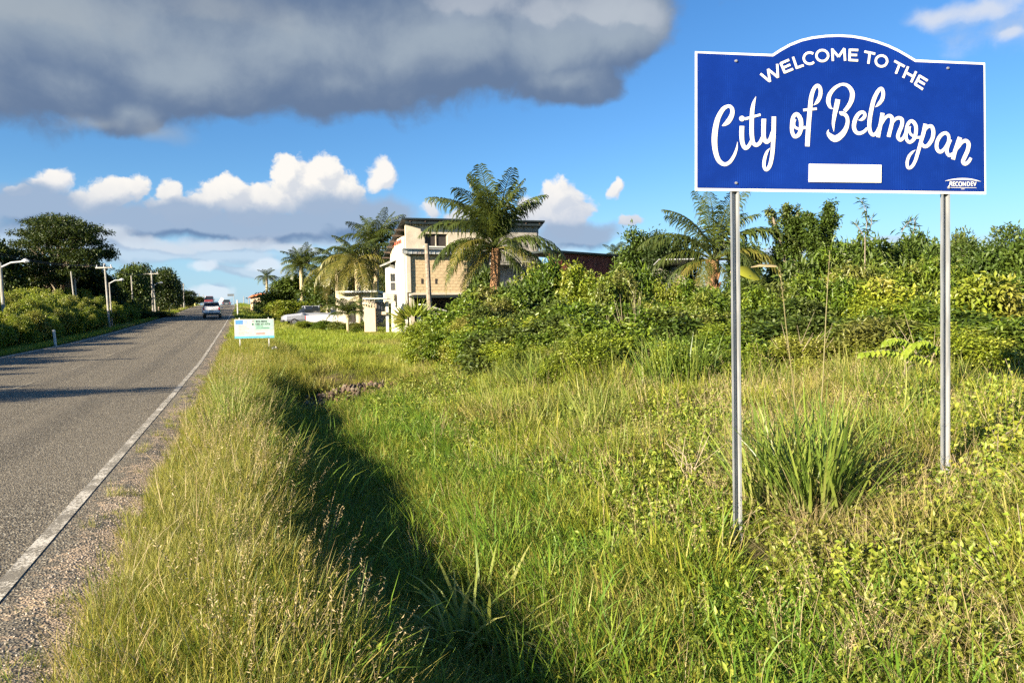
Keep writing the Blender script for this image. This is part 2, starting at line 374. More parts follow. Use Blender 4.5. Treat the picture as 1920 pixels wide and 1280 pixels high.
o = q.new('ShaderNodeOutputMaterial'); q.l.new(b.outputs[0], o.inputs[0])
def zpt(X, Y, T, Q): return zroad(T, Q) + .011
for nm, q0, q1 in (('edge_line', QR-.055, QR+.055), ('edge_line', QL-.0, QL+.14)):
    tag(obj(nm, grid_mesh(nm, rt, [q0, (q0+q1)/2, q1], zpt), pm, road), kind='structure')
dm = pm.copy(); dm.name = 'faded_dash_paint'
for n_ in dm.node_tree.nodes:
    if n_.type == 'MIX': n_.inputs[6].default_value = (.33, .285, .19, 1)
for i in range(12):
    t0 = 19.0 + i*6.2
    if i > 5: t0 += (i-5)*3
    tag(obj('centre_dash', grid_mesh('centre_dash', np.linspace(t0, t0+1.9, 4), [-4.85, -4.77], zpt), dm, road), kind='structure')
# ------------------------------------------------------------------ the welcome sign
def rotm(yaw, pt, rl):
    return (Matrix.Rotation(yaw, 3, 'Z') @ Matrix.Rotation(pt, 3, 'X') @ Matrix.Rotation(rl, 3, 'Y'))
SO = np.array([1.4271, 5.7379, 2.6062]); SR = np.array(rotm(.134, -.0128, .0059)); SW, SH = 2.44, 1.0558
def sgn(px, py):
    """place on the sign's face, in metres from its lower left corner"""
    n = SR @ np.array([0, 1, 0]); d = ray(px, py); kk = ((SO-CAM) @ n)/(d @ n); l = SR.T @ (CAM + d*kk - SO); return l[0], l[2]
def catmull(P, sub=7):
    P = [np.array(p, float) for p in P]; out = []
    for i in range(len(P)-1):
        p0 = P[i-1] if i else 2*P[0]-P[1]; p1, p2 = P[i], P[i+1]; p3 = P[i+2] if i+2 < len(P) else 2*P[-1]-P[-2]
        for j in range(sub):
            u = j/sub; out.append(.5*((2*p1)+(-p0+p2)*u+(2*p0-5*p1+4*p2-p3)*u*u+(-p0+3*p1-3*p2+p3)*u**3))
    out.append(P[-1]); return out
def stroke(mb, pts, lift, smooth=True, closed=False):
    """pts: (px, py, width in px) along the middle of one stroke of a letter"""
    if closed: pts = list(pts) + [pts[0]]
    if closed:
        c = catmull([pts[-2]] + pts + [pts[1]]); c = c[7:-7]
    else: c = catmull(pts) if smooth else [np.array(p, float) for p in pts]
    A = []; B = []
    for i, p in enumerate(c):
        a = c[max(i-1, 0)]; b = c[min(i+1, len(c)-1)]
        if closed and i in (0, len(c)-1): a, b = c[-2], c[1]
        d = (b-a)[:2]; d = d/(np.linalg.norm(d)+1e-9); n = np.array([-d[1], d[0]]); w = max(p[2], .02)/2
        A.append(sgn(*(p[:2]+n*w))); B.append(sgn(*(p[:2]-n*w)))
    n = len(c); y = -.0052-lift
    V = [(x, y, z) for x, z in A] + [(x, y, z) for x, z in B]
    mb.add(V, [(i, i+1, n+i+1, n+i) for i in range(n-1)])
def Z(ox, oy, s): return lambda pts: [(ox+x/s, oy+y/s, (w/s if w is not None else 4)) for x, y, w in pts]
ZA = Z(1320, 150, 6.7375); ZB = Z(1530, 140, 8.53); ZC = Z(1640, 180, 8.0); ZD = Z(1410, 60, 5.647); ZL = Z(1740, 310, 16.0)
sblue, q = newmat('blue_reflective_sheeting')
tc = q.new('ShaderNodeTexCoord').outputs['Object']; sx = q.new('ShaderNodeSeparateXYZ'); q.l.new(tc, sx.inputs[0])
wv = q.m('SINE', q.m('MULTIPLY', sx.outputs[0], 420)); n = q.noise(tc, 2.2, 4, .6)
c = q.mix(q.ss(n, .3, .7), (.0015, .017, .15), (.0022, .022, .185)); c = q.mix(q.m('MULTIPLY', q.ss(wv, .2, 1), q.ss(q.noise(tc, 5, 3, .6), .45, .7, 0, .35)), c, (.010, .06, .38))
b = q.new('ShaderNodeBsdfPrincipled'); q.put(b.inputs['Base Color'], c); b.inputs['Roughness'].default_value = .38; b.inputs['Specular IOR Level'].default_value = .35
o = q.new('ShaderNodeOutputMaterial'); q.l.new(b.outputs[0], o.inputs[0])
swhite, q = newmat('white_reflective_sheeting')
tc = q.new('ShaderNodeTexCoord').outputs['Object']; sx = q.new('ShaderNodeSeparateXYZ'); q.l.new(tc, sx.inputs[0])
wv = q.m('SINE', q.m('MULTIPLY', sx.outputs[0], 300)); n = q.noise(tc, 6, 4, .6)
c = q.mix(q.ss(n, .35, .65), (.62, .63, .59), (.70, .69, .63)); c = q.mix(q.ss(wv, .3, 1, 0, .35), c, (.58, .54, .43))
b = q.new('ShaderNodeBsdfPrincipled'); q.put(b.inputs['Base Color'], c); b.inputs['Roughness'].default_value = .5
o = q.new('ShaderNodeOutputMaterial'); q.l.new(b.outputs[0], o.inputs[0])
galv, q = newmat('galvanised_steel')
tc = q.new('ShaderNodeTexCoord').outputs['Object']; n = q.noise(q.v('MULTIPLY', tc, (1, 1, .12)), 25, 3, .5); n2 = q.noise(tc, 4, 5, .6)
c = q.mix(q.ss(n, .35, .65), (.24, .255, .265), (.35, .365, .38)); c = q.mix(q.ss(n2, .5, .7, 0, .4), c, (.34, .345, .34))
b = q.new('ShaderNodeBsdfPrincipled'); q.put(b.inputs['Base Color'], c); b.inputs['Roughness'].default_value = .42; b.inputs['Metallic'].default_value = .35
o = q.new('ShaderNodeOutputMaterial'); q.l.new(b.outputs[0], o.inputs[0])

ws = thing('welcome_sign', 'large blue city welcome sign with white script lettering on two galvanised posts', 'road sign', SO)
brot = Matrix(SR.tolist()).to_euler()
arc = [(215, 235), (300, 180), (400, 125), (520, 78), (640, 50), (780, 33), (920, 28), (1060, 36), (1190, 58), (1320, 92), (1440, 134), (1550, 185), (1640, 236), (1735, 293)]
arcp = [(1410+x/5.647, 60+y/5.647) for x, y in arc]
outer = [(1303.4, 96.6)] + arcp + [(1847, 118), (1849, 364.6), (1303.4, 357.6)]
ol = [sgn(*p) for p in outer]
face_o = [(1307.2, 100.2)] + [(x+(1573-x)*.012, y+4.6+abs(x-1573)*.001) for x, y in arcp] + [(1843.6, 121.8), (1845.4, 359.4), (1307.2, 352.4)]
fl = [sgn(*p) for p in face_o]
backp = obj('back_plate', MB().prism(ol, 0.0, .004), swhite, ws, None, brot)
facep = obj('face_panel', MB().prism(fl, -.002, -.0004), sblue, ws, None, brot)
script = [
 [ZA([(222,583,3),(250,570,34),(300,530,62),(345,455,58),(354,385,50),(330,342,44),(290,338,42),(235,375,52),(175,480,60),(142,610,68),(128,760,70),(140,900,62),(180,1015,56),(250,1068,48),(320,1040,42),(375,960,38),(408,870,26),(420,785,3)])],
 [ZA([(475,585,58),(472,700,58),(482,800,54),(516,862,50),(560,838,44),(598,765,38)]), ('dot', 1320+475/6.7375, 150+492/6.7375, 35/6.7375)],
 [ZA([(652,212,3),(622,300,40),(605,400,52),(598,550,54),(600,700,54),(618,795,50),(656,825,48),(702,795,44),(735,725,40)]), ZA([(512,497,34),(710,442,30)])],
 [ZA([(752,495,58),(748,620,56),(752,735,54),(785,787,48),(830,750,44),(862,660,44)]), ZA([(878,466,54),(875,640,54),(868,800,52),(856,950,50),(828,1080,48),(784,1136,42),(754,1095,40),(760,1005,42),(790,915,32),(830,862,3)])],
 [[ZA([(1165,436,48),(1212,490,52),(1222,590,52),(1198,685,50),(1142,718,46),(1108,655,46),(1106,560,46),(1122,475,46)])], ZA([(1150,500,24),(1130,540,36),(1140,595,32),(1200,622,32),(1280,600,36)])],
 [ZA([(1380,325,3),(1425,280,42),(1462,205,48),(1465,120,46),(1432,76,44),(1388,110,46),(1352,210,52),(1336,350,56),(1322,500,56),(1310,660,58),(1300,842,58)]), ZA([(1248,385,32),(1420,368,28)])],
 [ZB([(264,556,6),(216,520,46),(190,430,68),(215,320,66),(300,215,54),(410,162,44),(510,190,56),(572,290,74),(565,400,74),(520,500,68),(450,590,58)]), ZB([(366,600,14),(400,622,66),(440,634,60),(486,680,56),(498,765,58),(470,870,72),(400,970,92),(300,1030,104),(220,985,80),(182,930,38),(195,880,3)]), ZB([(342,402,76),(318,520,78),(290,650,64),(270,780,48),(272,850,30),(278,918,3)])],
 [ZB([(668,732,3),(720,724,44),(768,680,54),(768,625,52),(725,605,52),(665,645,62),(615,740,66),(600,840,64),(630,920,58),(690,943,54),(760,915,50),(812,862,44)])],
 [ZB([(940,528,3),(990,482,46),(1050,400,60),(1068,300,56),(1040,228,52),(985,270,60),(920,400,66),(880,560,66),(855,700,66),(845,830,62),(865,928,58),(912,968,54),(962,930,48),(1000,850,42)])],
 [ZB([(1058,618,66),(1034,760,64),(1008,880,62),(985,1006,60)]), ZB([(1050,790,30),(1100,700,46),(1160,662,54),(1205,692,60),(1208,770,60),(1182,880,60),(1152,1000,60)]), ZB([(1200,810,30),(1258,722,46),(1320,697,54),(1368,730,58),(1362,820,60),(1322,920,60),(1302,1000,58),(1342,1050,54),(1392,1010,48),(1425,930,40)])],
 [[ZC([(545,380,50),(600,430,54),(614,520,54),(588,640,54),(520,697,48),(470,650,46),(465,540,48),(490,430,48)])], ZC([(532,462,16),(510,505,38),(528,570,36),(598,622,34),(680,625,38)])],
 [ZC([(755,423,62),(725,560,58),(690,680,54),(650,820,52),(600,980,48),(545,1068,46),(492,1076,44),(480,995,44),(510,905,44),(560,845,30),(606,812,3)]), ZC([(740,530,30),(790,468,46),(845,462,54),(872,535,58),(858,640,58),(800,735,56),(738,762,50),(692,710,40)])],
 [[ZC([(1050,560,50),(1100,600,46),(1098,690,46),(1045,790,48),(975,842,52),(925,790,54),(930,690,54),(980,600,54)])], ZC([(1122,655,62),(1086,760,54),(1075,840,52),(1110,895,50),(1160,872,44)])],
 [ZC([(1272,625,66),(1230,740,62),(1190,860,60),(1168,956,58)]), ZC([(1235,800,26),(1300,702,48),(1360,676,54),(1400,722,58),(1386,820,60),(1342,920,60),(1316,990,56),(1350,1022,54),(1400,990,50),(1436,932,44)])],
]
WD = 25
def circ(cx, cy, rx, ry, a0=0, a1=360, n=14):
    return [(cx+rx*cos(radians(a0+(a1-a0)*i/n)), cy-ry*sin(radians(a0+(a1-a0)*i/n)), WD) for i in range(n+1)]
def pl(*p): return [(x, y, WD) for x, y in p]
caps = [
 [pl((86,446),(186,530)), pl((186,532),(166,396)), pl((166,400),(272,486)), pl((270,488),(262,344))],
 [pl((298,330),(346,441)), pl((298,338),(389,299)), pl((320,386),(402,351)), pl((340,434),(431,396))],
 [pl((430,268),(472,392)), pl((464,386),(543,357))],
 [circ(606,283,62,60,52,318)], [[circ(740,255,62,58,0,345,14)]],
 [pl((852,312),(845,180)), pl((845,190),(912,268)), pl((912,268),(974,178)), pl((972,180),(980,310))],
 [pl((1032,184),(1027,312)), pl((1028,194),(1120,197)), pl((1028,248),(1108,250)), pl((1024,302),(1118,307))],
 [pl((1185,212),(1300,236)), pl((1243,220),(1227,342))], [[circ(1366,312,60,57,0,345,14)]],
 [pl((1502,311),(1612,371)), pl((1560,340),(1518,446))],
 [pl((1648,370),(1596,490)), pl((1732,422),(1680,537)), pl((1622,432),(1706,480))],
 [pl((1774,462),(1720,562)), pl((1768,468),(1854,520)), pl((1744,512),(1824,560)), pl((1718,556),(1804,612))],
]
LOGO = lambda pts: [(x, y, 24) for x, y in pts]
logo = [
 [[(490,477,4),(620,450,26),(760,430,42),(900,420,54),(1050,418,60),(1200,424,54),(1330,438,42),(1460,464,28),(1570,492,4)]],
 [LOGO([(652,495),(642,560),(632,605),(600,636)]), LOGO([(650,502),(690,510),(702,532),(690,554),(655,564)]), LOGO([(665,562),(712,626)])],
 [LOGO([(742,495),(742,628)]), LOGO([(742,505),(795,505)]), LOGO([(742,560),(788,560)]), LOGO([(742,618),(795,618)])],
 [LOGO([(888,512),(850,505),(815,540),(812,585),(845,622),(890,612)])],
 [[LOGO([(952,500),(992,530),(994,595),(955,628),(914,595),(914,535)])]],
 [LOGO([(1036,628),(1036,500)]), LOGO([(1036,508),(1108,620)]), LOGO([(1108,628),(1108,500)])],
 [LOGO([(1162,498),(1162,626)]), LOGO([(1162,506),(1210,512),(1238,562),(1212,614),(1162,620)])],
 [LOGO([(1282,495),(1282,628)]), LOGO([(1282,505),(1330,505)]), LOGO([(1282,560),(1325,560)]), LOGO([(1282,618),(1330,618)])],
 [LOGO([(1350,500),(1388,620)]), LOGO([(1388,620),(1428,500)])],
]
def letters(lst, zfun, sm, nm='letter'):
    for L in lst:
        mb = MB()
        for j, st in enumerate(L):
            lift = .0004*(j+1)
            if isinstance(st, tuple) and st[0] == 'dot':
                n = 16; mb.add([(*[sgn(st[1]+st[3]*cos(2*pi*i/n), st[2]+st[3]*sin(2*pi*i/n))][0],) for i in range(0)] or [(sgn(st[1]+st[3]*cos(2*pi*i/n), st[2]+st[3]*sin(2*pi*i/n))[0], -.0052-lift, sgn(st[1]+st[3]*cos(2*pi*i/n), st[2]+st[3]*sin(2*pi*i/n))[1]) for i in range(n)], [tuple(range(n))])
            elif isinstance(st[0], list): stroke(mb, zfun(st[0]) if zfun else st[0], lift, True, True)
            else: stroke(mb, zfun(st) if zfun else st, lift, sm or len(st) > 4)
        obj(nm, mb, swhite, facep)
letters(script, None, True)
letters(caps, ZD, False)
letters(logo, ZL, False, 'logo_letter')
mb = MB(); stroke(mb, ZL([(640,672,12),(1040,676,14),(1440,680,12)]), 0); stroke(mb, ZL([(980,718,12),(1085,718,12)]), .0004)
obj('logo_small_print', mb, swhite, facep)
bp = [(1516.2,307.8),(1651.4,309.8),(1651,343.2),(1515.8,341.8)]
obj('blank_plate', MB().prism([sgn(*p) for p in bp], -.0105, -.003), swhite, facep)
for (bx, by) in ((1379.4,115),(1776.3,128.5),(1379.6,343.4),(1778,352)):
    x, z = sgn(bx, by); hd = MB(); n = 8
    hd.tube([(x, -.003, z), (x, -.012, z)], [.011, .009], 8); obj('bolt', hd, galv, facep)
# U-channel posts standing behind the board
def uprof(w=.074, d=.034, lip=.014, th=.004):
    a = [(-w/2, 0), (-w/2+lip, 0), (-w/2+lip+.006, d), (w/2-lip-.006, d), (w/2-lip, 0), (w/2, 0)]
    b = [(w/2, th), (w/2-lip+.004, th), (w/2-lip-.002, d+th), (-w/2+lip+.002, d+th), (-w/2+lip-.004, th), (-w/2, th)]
    return a + b
for lx, top, base in ((.3141, .98, -.55), (2.0958, .98, -.15)):
    p0 = SO + SR @ np.array([lx, .006, 0]); h = (p0[2] - base)
    prof = uprof(); V = []; n = len(prof)
    for zz in (base, p0[2], SO[2]+top):
        f = (zz-p0[2]) if zz > p0[2] else 0
        off = SR @ np.array([0, 0, 1]) * f
        for (a, bb) in prof:
            v = SR @ np.array([a, bb, 0]); V.append((p0[0]+v[0]+off[0]-SO[0], p0[1]+v[1]+off[1]-SO[1], zz-SO[2]))
    F = [(k_*n+i, k_*n+(i+1) % n, (k_+1)*n+(i+1) % n, (k_+1)*n+i) for k_ in range(2) for i in range(n)] + [tuple(range(2*n, 3*n))]
    m_ = MB().add(V, F)
    obj('post', m_, galv, ws)

# ------------------------------------------------------------------ small information board by the road
white_paint = plain('white_paint', (.50, .50, .48), .5, var=.05, dirt=((.45, .42, .36), .4))
IB = at(440, 634.7, 31); ibr = at(514.3, 634.7, 31.4); iw = float(np.hypot(*(ibr-IB)[:2])); iyaw = math.atan2(ibr[1]-IB[1], ibr[0]-IB[0]); ih = .80
gz = float(ground(ibr[0], ibr[1]))
ib = thing('information_board', 'small white notice board with blue band on two thin white posts', 'notice board', (IB[0], IB[1], IB[2]), iyaw)
obj('panel', MB().box((iw/2, .012, ih/2), (iw, .02, ih)), white_paint, ib)
skyb = plain('pale_blue_print', (.12, .40, .52), .5); deepb = plain('blue_print', (.08, .25, .62), .5); grn = plain('green_print', (.03, .18, .10), .5)
blk = plain('black_print', (.03, .03, .035), .5); redp = plain('red_print', (.62, .12, .09), .5); gryp = plain('grey_print', (.30, .31, .31), .5); pgr = plain('pale_green_print', (.32, .50, .41), .6)
def pr(name, x0, x1, z0, z1, m, y=-.0015): return obj(name, MB().box(((x0+x1)/2*iw, y, (z0+z1)/2*ih), ((x1-x0)*iw, .0024, (z1-z0)*ih)), m, ib)
pr('blue_band', 0, 1, 0, .12, skyb); pr('logo_patch', .03, .21, .74, .95, deepb); pr('logo_patch', .22, .32, .76, .95, plain('lilac_print', (.35, .42, .62), .6))
pr('green_panel', .50, .98, .42, .97, pgr, -.0012)
for i in range(7): pr('text_line', .10, .24+.06*((i*37) % 3), .655-i*.075, .675-i*.075, gryp)
pr('text_line', .54, .72, .60, .635, grn, -.0035); pr('text_line', .54, .88, .50, .535, grn, -.0035); pr('text_line', .54, .76, .22, .27, redp, -.0035)
def text(s, x, z, h, m, par, y, sx=1.0):
    cu = bpy.data.curves.new('text', 'FONT'); cu.body = s; cu.size = h; cu.offset = h*.03; o_ = bpy.data.objects.new('phone_number', cu); COL.objects.link(o_)
    dg = bpy.context.evaluated_depsgraph_get(); me = bpy.data.meshes.new_from_object(o_.evaluated_get(dg)); bpy.data.objects.remove(o_)
    t_ = obj('phone_number', me, m, par, (x, y, z), (pi/2, 0, 0)); t_.scale = (sx, 1, 1); return t_
text('822-0044', .54*iw, .82*ih, .115, blk, ib, -.006); text('+501-671-5790', .52*iw, .69*ih, .095, blk, ib, -.006)
pr('phone_mark', .44, .50, .84, .94, gryp); pr('phone_mark', .44, .48, .68, .78, grn)
for fx in (.125, .86):
    gx, gy = IB[0]+cos(iyaw)*fx*iw, IB[1]+sin(iyaw)*fx*iw
    obj('post', MB().box((fx*iw, .045, (ih+.06 + float(ground(gx, gy))-.2-IB[2])/2), (.045, .04, ih+.06-(float(ground(gx, gy))-.2-IB[2]))), white_paint, ib)

# ------------------------------------------------------------------ roadside posts, poles and lamps
concrete = plain('pale_concrete', (.50, .48, .42), .85, var=.15, vscale=5, bump=.2, dirt=((.22, .20, .16), .6))
def on_road(t, q): X, Y = XY(t, q); return X, Y, float(ground(X, Y))
def marker(px, py_b, px_t, py_t, Y, w, mat_, label, name='marker_post', cat='marker post'):
    b_ = at(px, py_b, Y); t_ = at(px_t, py_t, Y); x, y = b_[0], b_[1]; z = float(ground(x, y)); h = t_[2]-z
    th = thing(name, label, cat, (x, y, z))
    obj('shaft', MB().tube([(0, 0, -.2), (t_[0]-b_[0], 0, h*.86)], [w, w*.92], 8), mat_, th)
    obj('cap', MB().tube([(t_[0]-b_[0], 0, h*.86), (t_[0]-b_[0], 0, h*.97), (t_[0]-b_[0], 0, h)], [w*1.05, w, w*.4], 8), mat_, th); return th
marker(104.5, 640, 101, 618, 36.5, .065, white_paint, 'leaning white marker post on the grass left of the road')
yel = plain('yellow_white_paint', (.70, .62, .22), .6)
marker(366, 573, 366, 566, 140, .16, yel, 'tiny yellow marker post near the road crest, left side')
marker(446, 590, 445, 562, 92, .09, white_paint, 'slim white post on the right verge below the road crest')
dgrey0 = plain('wire_black', (.03, .03, .03), .6)
lamp_m = plain('lamp_head_paint', (.46, .47, .48), .4, var=.05); pole_m = plain('weathered_pole', (.30, .285, .25), .8, var=.2, vscale=3)
def pole(px_b, py_b, px_t, py_t, Y, r, label, name='utility_pole', arm=None, cross=0, cat='utility pole', group=None, zb=None, mat_=None):
    t_ = at(px_t, py_t, Y); b_ = at(px_b, py_b, Y); slope = (b_[0]-t_[0])/(t_[2]-b_[2]); 
    x = t_[0] + slope*(t_[2]-float(ground(b_[0], b_[1]))); z = float(ground(x, Y)); h = t_[2]-z
    th = thing(name, label, cat, (x, Y, z), 0, group); dx = t_[0]-x
    obj('shaft', MB().tube([(0, 0, -.3), (dx*.5, 0, h*.5), (dx, 0, h)], [r, r*.85, r*.7], 8), mat_ or pole_m, th)
    if cross:
        obj('crossarm', MB().box((dx, -.1, h-.35), (cross, .1, .1)), mat_ or pole_m, th)
        for s in (-.42, 0, .42): obj('insulator', MB().tube([(dx+s*cross, -.1, h-.3), (dx+s*cross, -.1, h-.1)], [.05, .035], 6), lamp_m, th)
    if arm:
        (ax, ay), (hx, hy), (ex, ey) = arm
        A = at(ax, ay, Y)-np.array([x, Y, z]); H_ = at(hx, hy, Y)-np.array([x, Y, z]); E_ = at(ex, ey, Y)-np.array([x, Y, z])
        mid = (A+H_)/2+np.array([0, 0, .12])
        obj('lamp_arm', MB().tube([A, mid, H_], [.05, .045, .04], 6), lamp_m, th)
        hh = (H_+E_)/2
        obj('lamp_head', MB().tube([H_-np.array([.1, 0, 0]), H_+np.array([.1, 0, .05]), hh, E_], [.05, .12, .13, .05], 8), lamp_m, th)
    return th
pole(6, 575, 0, 492, 40, .10, 'pale street lamp at the left edge of the photo with its arm over the bushes', 'street_lamp', ((-2, 503), (44, 490), (55, 490)), 0, 'street lamp')
pole(201, 556, 196, 494, 62, .10, 'pale utility pole standing under the right edge of the big spreading tree', cross=1.4)
pole(207, 560, 205, 530, 64, .07, 'street lamp with a short arm just right of the tallest left pole', 'street_lamp', ((206, 531), (226, 525), (232, 524)), 0, 'street lamp')
pole(137, 545, 133, 509, 66, .08, 'left one of two bare poles in front of the dark trees')
pole(142, 545, 139, 513, 68, .08, 'right one of two bare poles in front of the dark trees')
pole(248, 548, 246, 517, 85, .10, 'bare grey pole between two street lamps left of the road')
pole(285.5, 545, 284, 508, 92, .13, 'pole with orange-brown crossarm above the hedge left of the road', cross=1.8)
pole(289, 548, 288, 535, 95, .10, 'small street lamp beside the pole with the brown crossarm', 'street_lamp', ((288, 536), (300, 530), (305, 530)), 0, 'street lamp')
pole(345, 568, 344, 531, 125, .11, 'slim pole in front of the dark hill trees near the crest')
wr = thing('overhead_wires', 'thin overhead wires strung between the poles left of the road', 'power lines', on_road(60, -16))
WO = np.array(on_road(60, -16))
for (x0, y0, Y0, x1, y1, Y1) in ((-120, 440, 42, 193, 497, 62), (-120, 448, 42, 199, 497, 62), (193, 497, 62, 281, 510, 92), (199, 497, 62, 287, 510, 92), (284, 511, 92, 344, 532, 125), (344, 532, 125, 366, 549, 215)):
    A_ = at(x0, y0, Y0)-WO; B_ = at(x1, y1, Y1)-WO
    obj('wire', MB().tube([tuple(A_*(1-u)+B_*u-np.array([0, 0, 2.2*u*(1-u)])) for u in np.linspace(0, 1, 9)], .016, 4), dgrey0, wr)
for i, (px, yt, Y, lb) in enumerate(((355, 548, 190, 'leftmost far pole beyond the road crest'), (366, 549, 215, 'second far pole from the left beyond the road crest'), (374, 550, 235, 'third far pole from the left beyond the road crest'), (381, 552, 255, 'thin far pole left of the oncoming pickup beyond the crest'),
     (457, 556, 200, 'faint far pole right of the white marker post beyond the crest'), (466, 559, 230, 'faint far pole left of the striped roadside signboard'))):
    pole(px+.5, 570, px, yt, Y, .13, lb, 'far_pole', group='far poles beyond the road crest')
# beyond the left edge: a pole and a slim roadside tree that throw the bands of shade over the road
pole_off = thing('utility_pole', 'tall bare utility pole left of the road, outside the photo', 'utility pole', G3(-27.2, 15.4))
obj('shaft', MB().tube([(0, 0, -.3), (0, 0, 6.6)], [.2, .16], 8), pole_m, pole_off)

# ------------------------------------------------------------------ vehicles
def carpaint(n, c): return plain(n, c, .3, metal=0, var=.03, vscale=2, coat=.6)
white_car = carpaint('white_car_paint', (.72, .71, .74)); silver = carpaint('silver_grey_paint', (.33, .35, .40)); red_car = carpaint('dark_red_paint', (.25, .05, .05)); dgrey = carpaint('dark_grey_paint', (.07, .08, .09))
glass = plain('dark_glass', (.02, .025, .03), .08, var=.0, spec=.8); rubber = plain('tyre_rubber', (.025, .025, .025), .9); rimm = plain('rim_metal', (.4, .4, .42), .35, metal=.8)
tail = plain('red_lamp_lens', (.45, .03, .03), .25); head = plain('clear_lamp_lens', (.75, .78, .8), .15); black_pl = plain('black_plastic', (.03, .03, .03), .6)
def loft(mb, secs):
    """secs: (y, [(halfwidth, z)...]) from bottom to top, mirrored, lofted along y"""
    n = len(secs[0][1]); V = []
    for y, pr_ in secs:
        ring = [(-w, y, z) for w, z in pr_] + [(w, y, z) for w, z in pr_[::-1]]; V += ring
    m = 2*n; F = [(i*m+j, i*m+(j+1) % m, (i+1)*m+(j+1) % m, (i+1)*m+j) for i in range(len(secs)-1) for j in range(m)]
    F += [tuple(range(m)), tuple(range((len(secs)-1)*m, len(secs)*m))[::-1]]
    return mb.add(V, F)
def wheels(th, ys, hw, r=.34):
    for y in ys:
        for s in (-1, 1):
            w_ = obj('wheel', MB().tube([(s*(hw-.2), y, r), (s*(hw-.17), y, r), (s*(hw-.03), y, r), (s*hw, y, r)], [r*.9, r, r, r*.9], 16), rubber, th)
            obj('rim', MB().tube([(s*(hw-.05), y, r), (s*(hw+.006), y, r)], [r*.62, r*.6], 12), rimm, w_)
def suv(label, loc, rz, paint, rear=True, cat='car', name='suv', pickup=False):
    th = thing(name, label, cat, loc, rz)
    # front of the car toward +y
    if pickup:
        body = [(-2.6, [(.80, .5), (.86, .62), (.88, .95), (.86, 1.12)]), (-.55, [(.82, .42), (.9, .6), (.92, .95), (.88, 1.14)]), (1.1, [(.82, .42), (.9, .6), (.92, .95), (.84, 1.14)]), (2.35, [(.78, .42), (.86, .56), (.86, .84), (.72, 1.0)]), (2.6, [(.70, .5), (.76, .6), (.74, .8), (.6, .86)])]
        cab = [(-.6, [(.84, 1.13), (.80, 1.45), (.68, 1.72)]), (.1, [(.84, 1.13), (.80, 1.5), (.68, 1.78)]), (.75, [(.84, 1.13), (.78, 1.45), (.66, 1.72)]), (1.35, [(.82, 1.12), (.78, 1.15), (.7, 1.17)])]
    else:
        body = [(-2.2, [(.72, .42), (.80, .55), (.82, .85), (.80, 1.0)]), (-2.0, [(.80, .34), (.90, .5), (.92, .85), (.86, 1.08)]), (0, [(.82, .32), (.92, .5), (.93, .85), (.86, 1.06)]), (1.2, [(.82, .32), (.92, .5), (.92, .82), (.80, 1.02)]), (2.05, [(.78, .34), (.88, .48), (.86, .74), (.7, .92)]), (2.25, [(.66, .42), (.74, .5), (.7, .7), (.55, .78)])]
        cab = [(-2.05, [(.85, 1.06), (.80, 1.12), (.72, 1.16)]), (-1.75, [(.86, 1.06), (.78, 1.42), (.64, 1.64)]), (-.4, [(.86, 1.05), (.78, 1.45), (.66, 1.70)]), (.5, [(.85, 1.04), (.76, 1.42), (.62, 1.62)]), (1.25, [(.8, 1.0), (.76, 1.03), (.7, 1.05)])]
    b_ = obj('body', loft(MB(), body), paint, th); b_.data.polygons.foreach_set('use_smooth', [False]*len(b_.data.polygons))
    c_ = obj('cabin', loft(MB(), cab), glass, b_)
    top = 1.70 if not pickup else 1.77
    y0, y1 = (-1.75, .45) if not pickup else (-.58, .72)
    obj('roof', MB().box((0, (y0+y1)/2, top+.0), (1.28, y1-y0, .05)), paint, b_)
    for s in (-1, 1):
        for yy in (y0+.06, (y0+y1)/2, y1):
            obj('pillar', MB().tube([(s*.80, yy, 1.1), (s*.66, yy, top)], .045, 5), paint, b_)
        obj('wing_mirror', MB().box((s*1.0, 1.0 if not pickup else 1.05, 1.12), (.16, .1, .14)), paint, th)
        obj('tail_lamp', MB().box((s*.76, -2.14 if not pickup else -2.6, .95), (.16, .16, .26)), tail, th)
        obj('headlight', MB().box((s*.66, 2.1 if not pickup else 2.42, .76), (.28, .3, .16)), head, th)
    rb = -2.2 if not pickup else -2.62
    obj('bumper', MB().box((0, rb, .46), (1.66, .12, .18)), black_pl, th)
    if not pickup: obj('hatch', MB().box((0, -2.12, 1.08), (1.52, .2, .30), 0, None, .94), paint, b_); obj('roof_spoiler', MB().box((0, -1.82, 1.66), (1.25, .35, .1)), paint, b_)
    if not pickup: obj('number_plate', MB().box((0, -2.225, .78), (.5, .02, .13)), white_paint, th)
    obj('front_bumper', MB().box((0, 2.2 if not pickup else 2.6, .46), (1.5, .14, .18)), paint if not pickup else black_pl, th)
    if pickup: obj('load_bed', MB().box((0, -1.6, 1.135), (1.45, 1.9, .03)), black_pl, th)
    wheels(th, (-1.35, 1.4) if not pickup else (-1.5, 1.7), .9)
    return th
X, Y, z_ = on_road(88, -3.1); suv('white car driving away uphill in the right lane', (X, Y, float(zroad(88))+.01), -AZ if False else -math.atan2(SA, CA), white_car)
X, Y, z_ = on_road(163, -6.2); suv('dark red and white pickup coming over the road crest', (X, Y, float(zroad(163))), -math.atan2(SA, CA)+pi, red_car, name='pickup_truck', pickup=True, cat='pickup truck')
X, Y, z_ = on_road(186, -3.4); suv('dark grey vehicle disappearing over the crest ahead of the white car', (X, Y, float(zroad(186))), -math.atan2(SA, CA), dgrey, name='van', cat='van')
P_ = at(585, 600, 68); suv('silver grey pickup truck parked in the grass beside the young palm', (P_[0], P_[1], float(ground(P_[0], P_[1]))+.05), radians(115), silver, name='pickup_truck', pickup=True, cat='pickup truck')
